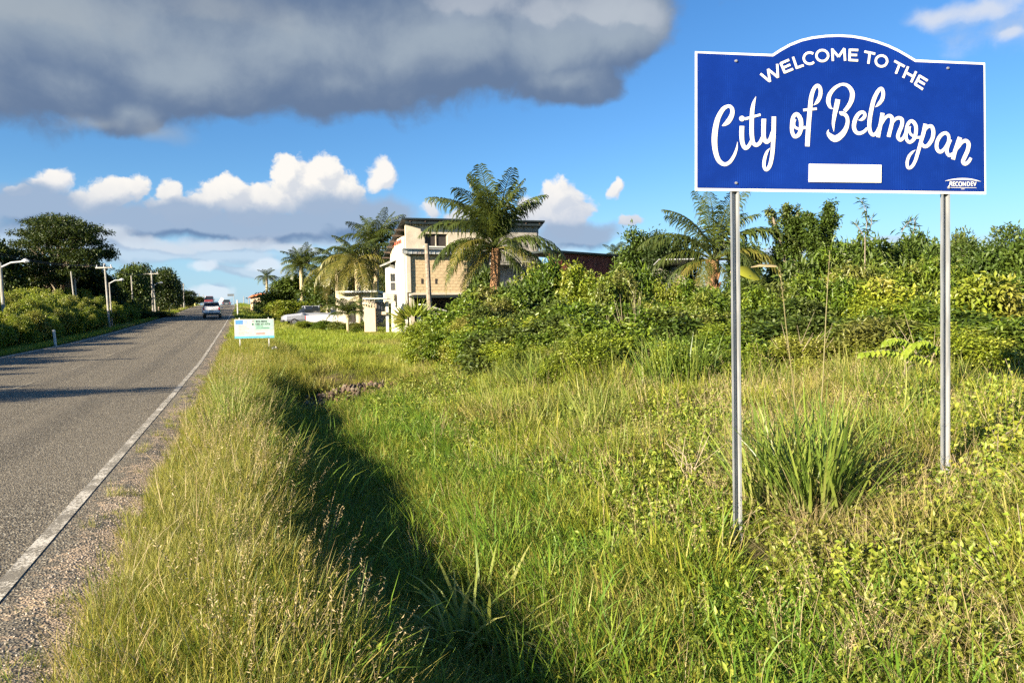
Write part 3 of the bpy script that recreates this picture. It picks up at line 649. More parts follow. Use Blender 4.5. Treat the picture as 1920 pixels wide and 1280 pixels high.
P_ = at(634, 598, 63); wp = suv('white pickup bed standing behind the palm leaves right of the silver truck', (P_[0], P_[1], float(ground(P_[0], P_[1]))+.05), radians(-75), white_car, name='pickup_truck', pickup=True, cat='pickup truck')
# boards beyond the crest
P_ = at(409, 571, 176); bz = float(zroad(187))-.3
sb = thing('leaning_board', 'small white board leaning to the right beyond the road crest', 'board', (P_[0], P_[1], bz))
obj('panel', MB().box((.4, 0, 1.5), (.7, .08, 2.6), 0, ('Y', .6)), white_paint, sb); obj('base', MB().box((-.5, 0, .2), (1.6, .2, .4)), white_paint, sb)
P_ = at(487, 566, 118); bz = float(ground(P_[0], P_[1]))
sb = thing('roadside_shelter', 'small orange and green roofed hut partly hidden left of the tall bushes', 'hut', (P_[0], P_[1], bz))
obj('wall', MB().box((0, 0, 1.2), (2.2, 2, 2.4)), plain('tan_hut_wall', (.55, .40, .26), .8), sb)
obj('roof', MB().box((0, 0, 2.65), (3.0, 2.8, .35), 0, ('Y', -.18), .6), plain('hut_roof_red', (.42, .14, .05), .7), sb)
P_ = at(478, 566, 112); bz = float(ground(P_[0], P_[1])); sb = thing('road_sign', 'tiny black and white striped road sign left of the orange hut', 'road sign', (P_[0], P_[1], bz))
obj('post', MB().tube([(0, 0, -.2), (0, 0, 2.3)], .05, 6), white_paint, sb)
for i in range(5): obj('stripe', MB().box((0, -.06-.01*(i % 2), .5+.26*i), (.62, .03, .24), 0, ('Y', .35)), blk if i % 2 else white_paint, sb)
P_ = at(433, 562, 172); sb = thing('road_sign', 'small dark sign high above the vehicle at the crest', 'road sign', (P_[0], P_[1], float(zroad(184))-.6))
obj('panel', MB().box((0, 0, 3.3), (1.5, .06, .5)), dgrey, sb); obj('post', MB().tube([(.7, 0, 0), (.7, 0, 3.3)], .05, 6), pole_m, sb)
# ------------------------------------------------------------------ the unfinished house
hz0 = float(ground(-6.7, 48))
HX, HY = -6.70, 48.0; HYAW = radians(21)
tan_block = plain('tan_concrete_block', (.50, .38, .22), .9, var=.12, vscale=3, bump=.3, bscale=30, dirt=((.30, .22, .13), .5))
plaster = plain('aged_cream_plaster', (.50, .44, .34), .9, var=.12, vscale=1.2, bump=.15, bscale=18, dirt=((.40, .34, .26), .5))
white_wall = plain('white_painted_wall', (.58, .56, .50), .8, var=.05, vscale=1.5, dirt=((.58, .52, .42), .35))
grey_block = plain('grey_weathered_block', (.30, .28, .24), .9, var=.25, vscale=2.5, bump=.3, dirt=((.14, .12, .10), .6))
tin = plain('grey_tin', (.45, .46, .44), .5, metal=.4, var=.15, vscale=3, dirt=((.30, .20, .13), .5))
dark_tin = plain('dark_green_tin', (.025, .035, .036), .5, metal=.2, var=.2)
darkin = plain('dark_interior', (.03, .025, .022), .9); mortar = plain('grey_mortar', (.34, .27, .18), .95, var=.2)
redwood = plain('red_painted_wood', (.36, .09, .05), .7, var=.2); wframe = plain('white_frame', (.78, .78, .74), .5, var=.05)
rafter_m = plain('dark_rafter', (.10, .07, .05), .8, var=.3)
H = thing('house', 'three storey unfinished concrete house with a tin roof behind the tall palm', 'house', (HX, HY, hz0), HYAW)
def zz(v): return v - hz0
def xs_at(px, py=520):                                   # distance along the front wall seen at a pixel
    d = ray(px, py); c, s = cos(HYAW), sin(HYAW); n = np.array([s, -c, 0]); kk = (np.array([HX, HY, EYE])-CAM) @ n/(d @ n); p = CAM+d*kk
    return (p[0]-HX)*c + (p[1]-HY)*s, p[2]-hz0
def fz(px, py): return xs_at(px, py)[1]
XM = xs_at(880)[0]; XT = xs_at(1011)[0]; zB = fz(790, 549); zL0 = fz(790, 477); zL1 = fz(790, 468.5); zR = fz(800, 421); zR2 = fz(1008, 424)
D = 4.4                                                  # depth of the house
x0w, zw0 = xs_at(796.5, 461); x1w, zw1 = xs_at(839, 439)
# top storey: front wall round its opening
tw = obj('upper_wall', MB().box((x0w/2, .1, (zL1+zR)/2), (x0w, .2, zR-zL1)).box(((x1w+XT*.62)/2, .1, (zL1+zR)/2), (XT*.62-x1w, .2, zR-zL1))
         .box(((x0w+x1w)/2, .1, (zL1+zw0)/2), (x1w-x0w, .2, zw0-zL1)).box(((x0w+x1w)/2, .1, (zw1+zR)/2), (x1w-x0w, .2, zR-zw1)), plaster, H)
wn = obj('window', MB().box(((x0w+x1w)/2, .17, (zw0+zw1)/2), (x1w-x0w, .02, zw1-zw0)), darkin, H)
for (a, b2) in (((x0w+.03), 0), ((x1w-.03), 0), ((x0w+x1w)/2, 0)): obj('frame', MB().box((a, .12, (zw0+zw1)/2), (.06, .05, zw1-zw0)), plaster, wn)
obj('sill', MB().box(((x0w+x1w)/2, -.03, zw0-.05), (x1w-x0w+.2, .14, .08)), white_wall, wn)
gw = obj('grey_upper_wall', MB().box(((XT*.62+XT)/2+.001, .1, (zL0-.6+zR2)/2), (XT*.38-.004, .2, zR2-zL0+.6)), grey_block, H)
for r_ in range(7): obj('board', MB().box(((XT*.70+XT)/2, -.02-.004*(r_ % 2), zL0-.3+.36*r_), (XT*.27, .03, .34)), grey_block, gw)
# ledge between the storeys
obj('ledge', MB().box((XM*.52, -.15, (zL0+zL1)/2), (XM*1.16, .42, zL1-zL0)).box((XM*.52, -.22, zL1+.02), (XM*1.18, .6, .05)), tin, H)
for i in range(18): obj('roof_rib', MB().box((-.3+i*.30, -.36-.002*i, (zL0+zL1)/2+.0), (.05, .03, zL1-zL0)), tin, H)
# middle storey of single blocks
mw = obj('block_wall', MB().box((XM/2, .13, (zB+zL0)/2), (XM-.3, .16, zL0-zB-.01)), mortar, H)
bl = MB().box((0, 0, 0), (.388, .06, .190)).mesh('block'); bl.materials.append(tan_block)
nrow = int((zL0-zB)/.2); ncol = int((XM-.3)/.4)
for r_ in range(nrow):
    for c_ in range(ncol+1):
        xx = .3 + .4*c_ + (.2 if r_ % 2 else 0)
        if xx > XM-.18: continue
        o_ = obj('block', bl, None, mw, (xx, .03+random.uniform(-.006, .006), zB+.1+.2*r_))
mbv = MB()
obj('band_course', MB().box((XM/2+.2, .02, zB-.06), (XM-.1, .2, .14)), plaster, H)
obj('corner_column', MB().box((.13, .0, (zB+zL0)/2+.01), (.26, .25, zL0-zB-.03)), plaster, H)
for xx in (1.02, 1.95): obj('wall_niche', MB().box((xx, -.008, zB+.75), (.12, .03, .34)), darkin, H)
obj('vertical_crack', MB().box((1.35, -.006, zB+1.05), (.05, .02, 1.1)), mortar, H)
# open ground floor with columns
obj('ground_floor_back', MB().box((XM*.75, 2.0, zB/2), (XM*1.5, .1, zB-.1)), darkin, H)
for xx in (.35, XM-.15, XM+1.6, XT-.3): obj('column', MB().box((xx, .2, zB/2-.08), (.28, .28, zB+.1)), plaster, H)
obj('porch_beam', MB().box((XM*.55, -.05, zB-.25), (XM*1.1-.3, .1, .12)), dark_tin, H)
obj('lean_to', MB().box((1.6, -.6, zB-1.0), (1.8, 1.0, .06), 0, ('Y', .28)), white_wall, H)
obj('low_wall', MB().box((2.0, .35, .8), (2.6, .12, 1.6)), white_wall, H)
# dark recess right of the block wall
obj('recess_wall', MB().box(((XM+XT)/2+.1, 1.3, (zL0)/2), (XT-XM, .2, zL0)), grey_block, H)
obj('floor_slab', MB().box(((XM+XT)/2, .9, zB-.1), (XT-XM-.1, 1.7, .2)), grey_block, H)
obj('water_drum', MB().tube([(xs_at(949)[0], .3, fz(949, 492)), (xs_at(949)[0], .3, fz(949, 464))], .33, 16), white_wall, H)
# side wall facing the road, painted white, running back from the corner
def side(y0, y1, z0, z1, x=0, th_=.2): return MB().box((x+th_/2, (y0+y1)/2, (z0+z1)/2), (th_, y1-y0, z1-z0))
obj('side_wall', side(.26, D, 0, zL0+.1, -.1, .2), white_wall, H)
obj('side_wall', side(.2, D, zL0+.12, zR-.75, -.08, .2), plaster, H)
for i, y0 in enumerate((.9, 2.6)):
    w_ = obj('window', side(y0, y0+1.1, zL1+.55, zR-.95, -.11, .02), darkin, H); 
    for yy in (y0, y0+.55, y0+1.1): obj('frame', side(yy-.08, yy+.08, zL1+.5, zR-.9, -.15, .05), redwood, w_)
for i, y0 in enumerate((.5, 1.45)):
    w_ = obj('window', side(y0, y0+.85, zB+.95, zB+2.05, -.13, .03), darkin, H)
    for yy in (y0, y0+.42, y0+.85): obj('frame', side(yy-.05, yy+.05, zB+.9, zB+2.1, -.17, .05), wframe, w_)
# bay toward the road
bx = -.36
bay = obj('bay', MB().box((bx/2-.12, 3.55, (zB-.3+zB+2.0)/2), (-bx, 1.5, 2.3)), white_wall, H)
for i in range(2):
    for j in range(2):
        p_ = obj('pane', MB().box((bx/2-.2+.17*i, 2.78, zB+.55+.6*j), (.13, .02, .5)), glass, bay)
obj('bay_roof', MB().box((bx/2-.25, 3.5, zB+2.2), (-bx+.5, 2.0, .1), 0, ('Y', -.42)), tin, H)
ac = obj('air_conditioner', MB().box((bx-.3, 2.5, zB-.25), (.6, .5, .7)), plain('beige_case', (.66, .60, .42), .6), H)
for i in range(5): obj('grille_slat', MB().box((bx-.3, 2.235, zB-.5+.12*i), (.5, .02, .05)), white_wall, ac)
# mono pitch roof, falling to the back
ra = math.atan2(1.35, 9.0)
rf = MB(); rz0 = zR+.22
V = []; 
for (x_, y_) in ((-.35, -.55), (XT+.25, -.55), (XT+.25, D+1.0), (-.45, D+1.0)):
    z0_ = rz0 - (y_+.55)*.34 + (x_*(zR2-zR)/XT)
    V += [(x_, y_, z0_), (x_, y_, z0_+.1)]
rf.add(V, [(0, 2, 4, 6), (1, 7, 5, 3), (0, 1, 3, 2), (2, 3, 5, 4), (4, 5, 7, 6), (6, 7, 1, 0)])
roof = obj('roof', rf, dark_tin, H)
for i in range(10):
    x_ = .2+i*(XT-.3)/9
    obj('rafter', MB().box((x_, .25, rz0-.26+(x_*(zR2-zR)/XT)), (.07, 1.5, .12), 0, ('X', -.25)), rafter_m, roof)
for i in range(6):
    y_ = .6+i*.85
    obj('rafter', MB().box((-.12, y_, rz0-.15-(y_+.55)*.34), (.9, .07, .1)), rafter_m, roof)
obj('fascia', MB().box((XT/2, -.42, rz0-.12), (XT+.2, .04, .16), 0, ('Y', -math.atan2(zR2-zR, XT))), dark_tin, H)
obj('gable_infill', MB().box((XT/2, .32, zR+.02), (XT-.2, .1, .34)), darkin, H)
# leaning timber pole before the house
b_ = at(807, 600, 44); t_ = at(800, 457, 44); gz = float(ground(b_[0], b_[1]))
tp = thing('timber_pole', 'weathered grey timber pole leaning in front of the house window', 'pole', (b_[0], b_[1], gz))
obj('shaft', MB().tube([(.05, 0, -.3), ((t_[0]-b_[0])*.5, 0, (t_[2]-gz)*.5), (t_[0]-b_[0], 0, t_[2]-gz)], [.17, .15, .13], 10), plain('grey_timber', (.22, .18, .135), .9, var=.3, vscale=6, bump=.4), tp)

# yard gate and wall left of the house
def px_box(name, px0, px1, py0, py1, Y, dep, mat_, par, cut=0):
    a = at(px0, py1, Y); c = at(px1, py0, Y); o_ = Vector(par.location) if par else Vector((0, 0, 0))
    return obj(name, MB().box(((a[0]+c[0])/2-o_.x, Y+dep/2-o_.y, (a[2]+c[2])/2-o_.z), (c[0]-a[0], dep, c[2]-a[2])), mat_, par)
peach = plain('peach_plaster', (.50, .38, .26), .85, var=.08); bars = plain('dark_iron', (.04, .045, .05), .5, metal=.3)
g0 = at(700, 612, 47); gt = thing('gate', 'iron bar gate between peach pillars with a low tin canopy beside the house', 'gate', (g0[0], g0[1], float(ground(g0[0], g0[1]))))
px_box('pillar', 683.5, 703.5, 577, 622, 47, .6, peach, gt); px_box('pillar', 724, 728, 565, 622, 47.5, .2, white_wall, gt)
px_box('rail', 703.5, 724, 584, 590, 47.3, .1, peach, gt)
for i in range(9): px_box('bar', 704+i*2.25, 704.7+i*2.25, 566, 612, 47.6, .03, bars, gt)
cn = px_box('canopy', 680, 726, 558, 561, 46.6, 1.6, tin, gt); cn.rotation_euler = (0, -.0, 0)
for i in range(5): px_box('post', 684+i*5, 685+i*5, 561, 578, 47.1, .05, peach, gt)
g0 = at(670, 590, 60); sh = thing('outbuilding', 'low grey plastered outbuilding behind the yellowing palm leaves', 'outbuilding', (g0[0], g0[1], float(ground(g0[0], g0[1]))))
px_box('wall', 632, 702, 549, 606, 60, 4, plaster, sh); px_box('roof', 629, 706, 544, 549, 59.4, 5.5, tin, sh); px_box('door', 655, 664, 565, 606, 59.9, .08, darkin, sh)
px_box('doorstep', 652, 667, 604, 608, 59.5, .5, concrete, sh)
# long shed with rust-red corrugated sheets
A0 = at(1030, 474, 44); A1 = at(1292, 492, 52); L_ = float(np.hypot(*(A1-A0)[:2])); yw = math.atan2(A1[1]-A0[1], A1[0]-A0[0]); gzz = float(ground(A0[0], A0[1]))
rd = thing('corrugated_shed', 'long low shed clad in rust-red corrugated sheets right of the house', 'shed', (A0[0], A0[1], gzz), yw)
rust = plain('rust_red_tin', (.32, .085, .05), .65, metal=.1, var=.3, vscale=2, dirt=((.40, .26, .18), .7)); hh = A0[2]-gzz; slope_ = (A1[2]-A0[2])/L_
ns = 12; swd = L_/ns
for i in range(ns):
    m_ = MB(); nc = 9
    top_ = hh + slope_*(i+.5)*swd
    V = []
    for j in range(nc*2+1):
        x_ = j*swd/(nc*2); y_ = (.10 if j % 2 else 0)
        V += [(x_, y_, 0), (x_, y_, top_)]
    m_.add(V, [(2*j, 2*j+2, 2*j+3, 2*j+1) for j in range(nc*2)])
    obj('sheet', m_, rust, rd, (i*swd, -.02*(i % 2), 0))
obj('roof_edge', MB().box((L_/2, 1.3, hh+slope_*L_/2+.1), (L_+.4, 3.0, .12), 0, ('Y', -math.atan(slope_))), dark_tin, rd)
obj('back_wall', MB().box((L_/2, 2.6, hh/2-.2), (L_, .1, hh-.4)), grey_block, rd)
P_ = at(1268, 490, 40); gzz = float(ground(P_[0], P_[1])); lt = thing('tin_lean_to', 'pale tin lean-to roof just left of the palm behind the left sign post', 'lean-to', (P_[0], P_[1], gzz))
obj('roof', MB().box((0, .8, P_[2]-gzz), (1.9, 1.8, .06), 0, ('X', -.12)), tin, lt); obj('wall', MB().box((0, 1.6, (P_[2]-gzz)/2-.1), (1.8, .08, P_[2]-gzz-.2)), grey_block, lt)
# ------------------------------------------------------------------ plants: builders
class Leafy:
    """numpy collector for quads/tris with the per-leaf value v and height h"""
    def __init__(s): s.V = []; s.Q = []; s.T = []; s.v = []; s.h = []; s.n = 0
    def add(s, V, Q=None, T=None, v=None, h=None):
        V = V.reshape(-1, 3); s.V.append(V); m = len(V)
        if Q is not None and len(Q): s.Q.append(Q.reshape(-1, 4)+s.n)
        if T is not None and len(T): s.T.append(T.reshape(-1, 3)+s.n)
        s.v.append(np.broadcast_to(v, (m,)) if v is not None else np.zeros(m)); s.h.append(np.broadcast_to(h, (m,)) if h is not None else np.zeros(m)); s.n += m; return s
    def mesh(s, name, smooth=False):
        return mesh_from(name, np.concatenate(s.V), np.concatenate(s.Q) if s.Q else None, np.concatenate(s.T) if s.T else None,
                         attrs={'v': np.concatenate(s.v), 'h': np.concatenate(s.h)}, smooth=smooth)
def add_blades(L, r, n, rad, lmin, lmax, w, lean=(0, .5), curl=(.2, 1.4), k=3, out=.6, droop=None, base=None):
    a = r.uniform(0, 2*pi, n); rr = rad*np.sqrt(r.uniform(0, 1, n)); bx, by = rr*np.cos(a), rr*np.sin(a); bz = np.zeros(n)
    if base is not None: bx = bx+base[0]; by = by+base[1]; bz = bz+base[2]
    ph = np.where(r.uniform(0, 1, n) < out, a + r.normal(0, .5, n), r.uniform(0, 2*pi, n))
    l = r.uniform(lmin, lmax, n); th0 = r.uniform(*lean, n); cu = r.uniform(*curl, n); ww = w*r.uniform(.6, 1.3, n)
    fa = ph + pi/2 + r.normal(0, .5, n)
    P = np.zeros((n, k+1, 3)); P[:, 0, 0] = bx; P[:, 0, 1] = by; P[:, 0, 2] = bz - .02
    for i in range(k):
        th = th0 + cu*((i+.5)/k)**1.6
        P[:, i+1, 0] = P[:, i, 0] + l/k*np.sin(th)*np.cos(ph); P[:, i+1, 1] = P[:, i, 1] + l/k*np.sin(th)*np.sin(ph); P[:, i+1, 2] = P[:, i, 2] + l/k*np.cos(th)
    V = np.zeros((n, 2*k+1, 3)); hh = np.zeros((n, 2*k+1))
    for i in range(k):
        wi = ww*(.75+.5*i/k if i < k*.5 else (1.2*(1-i/k)**.7+.15))/2
        V[:, 2*i] = P[:, i]; V[:, 2*i+1] = P[:, i]
        V[:, 2*i, 0] -= np.cos(fa)*wi; V[:, 2*i, 1] -= np.sin(fa)*wi; V[:, 2*i+1, 0] += np.cos(fa)*wi; V[:, 2*i+1, 1] += np.sin(fa)*wi
        hh[:, 2*i:2*i+2] = i/k
    V[:, 2*k] = P[:, k]; hh[:, 2*k] = 1
    m = 2*k+1; o = (np.arange(n)*m)[:, None]
    Q = np.concatenate([o + np.array([2*i, 2*i+1, 2*i+3, 2*i+2]) for i in range(k-1)]) if k > 1 else np.zeros((0, 4), int)
    T = o + np.array([2*k-2, 2*k-1, 2*k])
    L.add(V, Q.astype(int), T.astype(int), np.repeat(r.uniform(0, 1, n), m), hh.ravel()); return P
def add_leaves(L, r, P, Dn, ln, wd, up=None, fold=.25, curl=.15):
    """pointed leaves at P growing along Dn, folded along the midrib"""
    n = len(P); Dn = Dn/np.linalg.norm(Dn, axis=1)[:, None]
    up = np.array([0, 0, 1.0]) + r.normal(0, .55, (n, 3)) if up is None else up
    s_ = np.cross(Dn, up); s_ /= np.linalg.norm(s_, axis=1)[:, None]+1e-9; nn = np.cross(s_, Dn)
    ln = ln*r.uniform(.65, 1.25, n)[:, None] if np.isscalar(ln) else ln[:, None]; wd = wd*r.uniform(.7, 1.2, n)[:, None] if np.isscalar(wd) else wd[:, None]
    b_ = P; tip = P + Dn*ln - nn*ln*curl; l_ = P + Dn*ln*.45 - s_*wd/2 + nn*wd*fold; r_ = P + Dn*ln*.45 + s_*wd/2 + nn*wd*fold
    V = np.stack([b_, l_, tip, r_], 1); o = (np.arange(n)*4)[:, None]
    T = np.concatenate([o+np.array([0, 2, 1]), o+np.array([0, 3, 2])])
    L.add(V, None, T, np.repeat(r.uniform(0, 1, n), 4), np.tile([0, .5, 1, .5], n))
def rdir(r, n, zb=0.0):
    d = r.normal(0, 1, (n, 3)); d[:, 2] += zb; return d/np.linalg.norm(d, axis=1)[:, None]
def crown_mesh(seed, rx=1.0, ry=1.0, h=2.0, z0=0.0, lobes=9, tips=420, per=16, ln=.10, wd=.05, droop=.3, shell=.35, flat=1.0, spread=.22, lobe_r=(.32, .55), name='crown', lobe_list=None):
    r = np.random.default_rng(seed); L = Leafy()
    if lobe_list is None:
        lobe_list = []
        for i in range(lobes):
            a = r.uniform(0, 2*pi); u_ = np.sqrt(r.uniform(0, 1))*.62; zc = r.uniform(.28, .80)
            lobe_list.append((rx*u_*cos(a)*(1.25-.5*zc), ry*u_*sin(a)*(1.25-.5*zc), z0+h*zc, r.uniform(*lobe_r)*rx, r.uniform(*lobe_r)*flat*h*.5))
    lb = np.array([l if len(l) == 5 else (*l,) for l in lobe_list]); wgt = lb[:, 3]**2; wgt = wgt/wgt.sum()
    idx = r.choice(len(lb), tips, p=wgt); d = rdir(r, tips, .35); rad = r.uniform(1-shell, 1.06, tips)[:, None]*(1+r.normal(0, .06, tips)[:, None])
    c = lb[idx, :3] + d*rad*np.stack([lb[idx, 3], lb[idx, 3], lb[idx, 4]], -1)
    c[:, 2] = np.maximum(c[:, 2], .04+z0*.3)
    # a small clump of leaves at every twig tip
    P = np.repeat(c, per, 0) + r.normal(0, spread*.5, (tips*per, 3))*np.array([1, 1, .8]); P[:, 2] = np.maximum(P[:, 2], .02)
    D_ = np.repeat(d, per, 0)*.6 + rdir(r, tips*per)*.9; D_[:, 2] -= droop
    vv = np.repeat(r.uniform(0, 1, tips), per)
    n0 = len(L.v); add_leaves(L, r, P, D_, ln, wd)
    L.v[-1] = np.clip(np.repeat(vv, 4)*.55 + L.v[-1]*.45, 0, 1)
    return L.mesh(name), lb
def trunk_mesh(seed, lb, h0, r0, name='trunk', n=7, twigs=0):
    r = np.random.default_rng(seed+99); mb = MB()
    top = np.array([0, 0, h0]); mb.tube([(0, 0, -.3), (r0*.3, 0, h0*.5), tuple(top)], [r0*1.25, r0, r0*.8], 8)
    for l in lb[:n]:
        e = np.array([l[0], l[1], l[2]+l[4]*.3]); m_ = (top+e)/2 + np.array([0, 0, -.1*h0]) + r.normal(0, .05, 3)*np.linalg.norm(e)
        mb.tube([tuple(top-np.array([0, 0, r.uniform(0, .3)*h0])), tuple(m_), tuple(e)], [r0*.6, r0*.35, r0*.12], 5)
        for _ in range(twigs):
            q_ = e + r.normal(0, .5, 3)*l[3]; mb.tube([tuple(m_), tuple((m_+q_)/2+r.normal(0, .05, 3)), tuple(q_)], [r0*.22, r0*.12, r0*.04], 4)
    me = mb.mesh(name); return me
def frond_mesh(seed, L_=1.0, droop=.9, up=.55, n=36, lw=.0165, ll=.33, hang=.5, name='frond'):
    """arching coconut leaf starting at the origin, out along +x"""
    r = np.random.default_rng(seed); L = Leafy(); k = 22
    pts = [np.zeros(3)]; th = up
    for i in range(k):
        u_ = i/k; a = up - droop*(u_**1.25)*1.15; pts.append(pts[-1] + L_/k*np.array([cos(a), .02*sin(seed+3*u_), sin(a)]))
    pts = np.array(pts); tang = np.gradient(pts, axis=0); tang /= np.linalg.norm(tang, axis=1)[:, None]
    # rachis
    V = []; F = []
    for i in range(k+1):
        w = .017*L_*(1-i/k*.85); V += [pts[i]+[0, -w, 0], pts[i]+[0, 0, w*1.2], pts[i]+[0, w, 0], pts[i]+[0, 0, -w]]
    V = np.array(V); F = np.array([[i*4+j, i*4+(j+1) % 4, (i+1)*4+(j+1) % 4, (i+1)*4+j] for i in range(k) for j in range(4)]); L.add(V, F, None, .95, 0.0)
    for s in (-1, 1):
        u_ = np.linspace(.14, .995, n) + r.normal(0, .004, n); x = np.clip(u_*k, 0, k-.001); i0 = x.astype(int); f = (x-i0)[:, None]
        P = pts[i0]*(1-f)+pts[i0+1]*f; T_ = tang[i0]
        lenl = ll*L_*np.sin(np.clip(u_, 0, 1)**.75*pi*.93+.12)**.6*r.uniform(.85, 1.1, n)
        side = np.tile([0, s*1.0, 0], (n, 1)); nrm = np.cross(T_, side)*s*-1
        nrm = np.where(nrm[:, 2:3] < 0, -nrm, nrm)
        d0 = side*.85 + T_*.55 + nrm*.12; d0 /= np.linalg.norm(d0, axis=1)[:, None]
        d1 = d0*.75 + T_*.1 + np.array([0, 0, -hang]) + r.normal(0, .17, (n, 3)); d1 /= np.linalg.norm(d1, axis=1)[:, None]
        d2 = d0*.35 + np.array([0, 0, -hang*1.6]) + r.normal(0, .2, (n, 3)); d2 /= np.linalg.norm(d2, axis=1)[:, None]
        p1 = P + d0*lenl[:, None]*.35; p2 = p1 + d1*lenl[:, None]*.35; p3 = p2 + d2*lenl[:, None]*.3
        wv_ = T_*lw*L_*.5
        V = np.stack([P-wv_*.5, P+wv_*.5, p1-wv_, p1+wv_, p2-wv_*.8, p2+wv_*.8, p3], 1); o = (np.arange(n)*7)[:, None]
        Q = np.concatenate([o+np.array([0, 1, 3, 2]), o+np.array([2, 3, 5, 4])]); T = o+np.array([4, 5, 6])
        L.add(V, Q, T, np.repeat(r.uniform(0, 1, n), 7), np.tile([0, 0, .35, .35, .7, .7, 1], n))
    return L.mesh(name)
def scatter(name, pts, rots, scs, idx, protos, mat_=None, kind='stuff'):
    """one mass of small plants: every point carries a copy of one of the prototypes"""
    col = bpy.data.collections.new(name + '_kinds')
    for i, p in enumerate(protos):
        o_ = bpy.data.objects.new('%s_kind_%02d' % (name, i), p); col.objects.link(o_)
        if mat_ is not None and not len(p.materials): p.materials.append(mat_)
    me = mesh_from(name, np.asarray(pts)); 
    a = me.attributes.new('rot', 'FLOAT_VECTOR', 'POINT'); a.data.foreach_set('vector', np.asarray(rots, np.float32).ravel())
    a = me.attributes.new('siz', 'FLOAT_VECTOR', 'POINT'); a.data.foreach_set('vector', np.asarray(scs, np.float32).ravel())
    a = me.attributes.new('pick', 'INT', 'POINT'); a.data.foreach_set('value', np.asarray(idx, np.int32))
    o_ = obj(name, me); ng = bpy.data.node_groups.new(name, 'GeometryNodeTree')
    ng.interface.new_socket('Geometry', in_out='INPUT', socket_type='NodeSocketGeometry'); ng.interface.new_socket('Geometry', in_out='OUTPUT', socket_type='NodeSocketGeometry')
    q = NT(ng); gi = q.new('NodeGroupInput'); go = q.new('NodeGroupOutput'); ip = q.new('GeometryNodeInstanceOnPoints'); ci = q.new('GeometryNodeCollectionInfo')
    ci.inputs['Collection'].default_value = col; ci.inputs['Separate Children'].default_value = True; ci.inputs['Reset Children'].default_value = True
    def na(n_, t): x = q.new('GeometryNodeInputNamedAttribute', data_type=t); x.inputs['Name'].default_value = n_; return [s for s in x.outputs if s.enabled and s.name == 'Attribute'][0]
    q.l.new(gi.outputs[0], ip.inputs['Points']); q.l.new(ci.outputs[0], ip.inputs['Instance']); ip.inputs['Pick Instance'].default_value = True
    q.l.new(na('pick', 'INT'), ip.inputs['Instance Index']); q.l.new(na('rot', 'FLOAT_VECTOR'), ip.inputs['Rotation']); q.l.new(na('siz', 'FLOAT_VECTOR'), ip.inputs['Scale'])
    q.l.new(ip.outputs[0], go.inputs[0]); md = o_.modifiers.new('scatter', 'NODES'); md.node_group = ng
    return tag(o_, kind=kind)

# ------------------------------------------------------------------ plant materials
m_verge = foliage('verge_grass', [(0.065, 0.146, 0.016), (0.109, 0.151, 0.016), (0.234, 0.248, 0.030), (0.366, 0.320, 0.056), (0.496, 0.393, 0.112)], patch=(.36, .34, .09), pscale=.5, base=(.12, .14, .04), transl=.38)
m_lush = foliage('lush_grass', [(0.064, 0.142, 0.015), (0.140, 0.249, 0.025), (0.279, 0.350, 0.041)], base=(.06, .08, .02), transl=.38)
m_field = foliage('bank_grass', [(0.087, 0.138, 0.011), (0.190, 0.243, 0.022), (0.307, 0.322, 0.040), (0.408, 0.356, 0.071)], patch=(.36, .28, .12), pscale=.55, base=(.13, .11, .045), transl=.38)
m_weed = foliage('weed_leaves', [(0.069, 0.126, 0.013), (0.146, 0.216, 0.022), (0.262, 0.320, 0.036), (0.370, 0.362, 0.054)], transl=.35, spec=.45, patch=(.21, .20, .045), pscale=.6)
m_dry = foliage('dry_straw', [(.22, .16, .07), (.38, .30, .15), (.50, .42, .25)], transl=.2)
m_far = foliage('far_grass', [(0.109, 0.170, 0.014), (0.217, 0.284, 0.025), (0.334, 0.355, 0.040)], patch=(.46, .35, .15), pscale=.10, transl=.35)
m_bush = foliage('shrub_leaves', [(0.032, 0.062, 0.007), (0.072, 0.127, 0.012), (0.134, 0.201, 0.016), (0.245, 0.290, 0.028)], rough=.42, spec=.5, transl=.28, patch=(.19, .165, .05), pscale=.42)
m_bush2 = foliage('yellow_green_leaves', [(0.069, 0.112, 0.011), (0.147, 0.206, 0.016), (0.261, 0.317, 0.026), (0.382, 0.381, 0.038)], rough=.42, spec=.5, transl=.3, patch=(.28, .24, .06), pscale=.5)
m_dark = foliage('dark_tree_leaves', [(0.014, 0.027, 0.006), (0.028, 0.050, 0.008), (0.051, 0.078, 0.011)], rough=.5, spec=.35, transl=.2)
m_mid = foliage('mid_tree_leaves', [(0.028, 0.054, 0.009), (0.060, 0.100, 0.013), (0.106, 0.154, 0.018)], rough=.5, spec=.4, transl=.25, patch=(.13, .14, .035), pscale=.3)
m_palm = foliage('palm_leaflets', [(0.026, 0.042, 0.010), (0.052, 0.076, 0.014), (0.097, 0.114, 0.024)], rough=.38, spec=.55, transl=.25)
m_palmy = foliage('yellowing_palm_leaflets', [(0.075, 0.086, 0.016), (0.143, 0.140, 0.024), (0.225, 0.187, 0.040)], rough=.4, spec=.5, transl=.3)
m_bright = foliage('bright_young_leaves', [(.16, .24, .020), (.25, .33, .03), (.34, .38, .05)], transl=.4, spec=.4)
m_yellow = foliage('yellow_vine_leaves', [(.16, .21, .02), (.27, .30, .03), (.38, .36, .04)], transl=.4, spec=.4)
bark = plain('grey_brown_bark', (.20, .165, .12), .9, var=.3, vscale=12, bump=.4)
palmbark = plain('orange_brown_palm_fibre', (.30, .16, .075), .95, var=.4, vscale=5, bump=.7, bscale=14, dirt=((.20, .13, .08), .7))
palmgrey = plain('pale_palm_trunk', (.40, .33, .20), .9, var=.25, vscale=6, bump=.4)
twig_m = plain('pale_dry_twig', (.30, .25, .16), .9, var=.2)

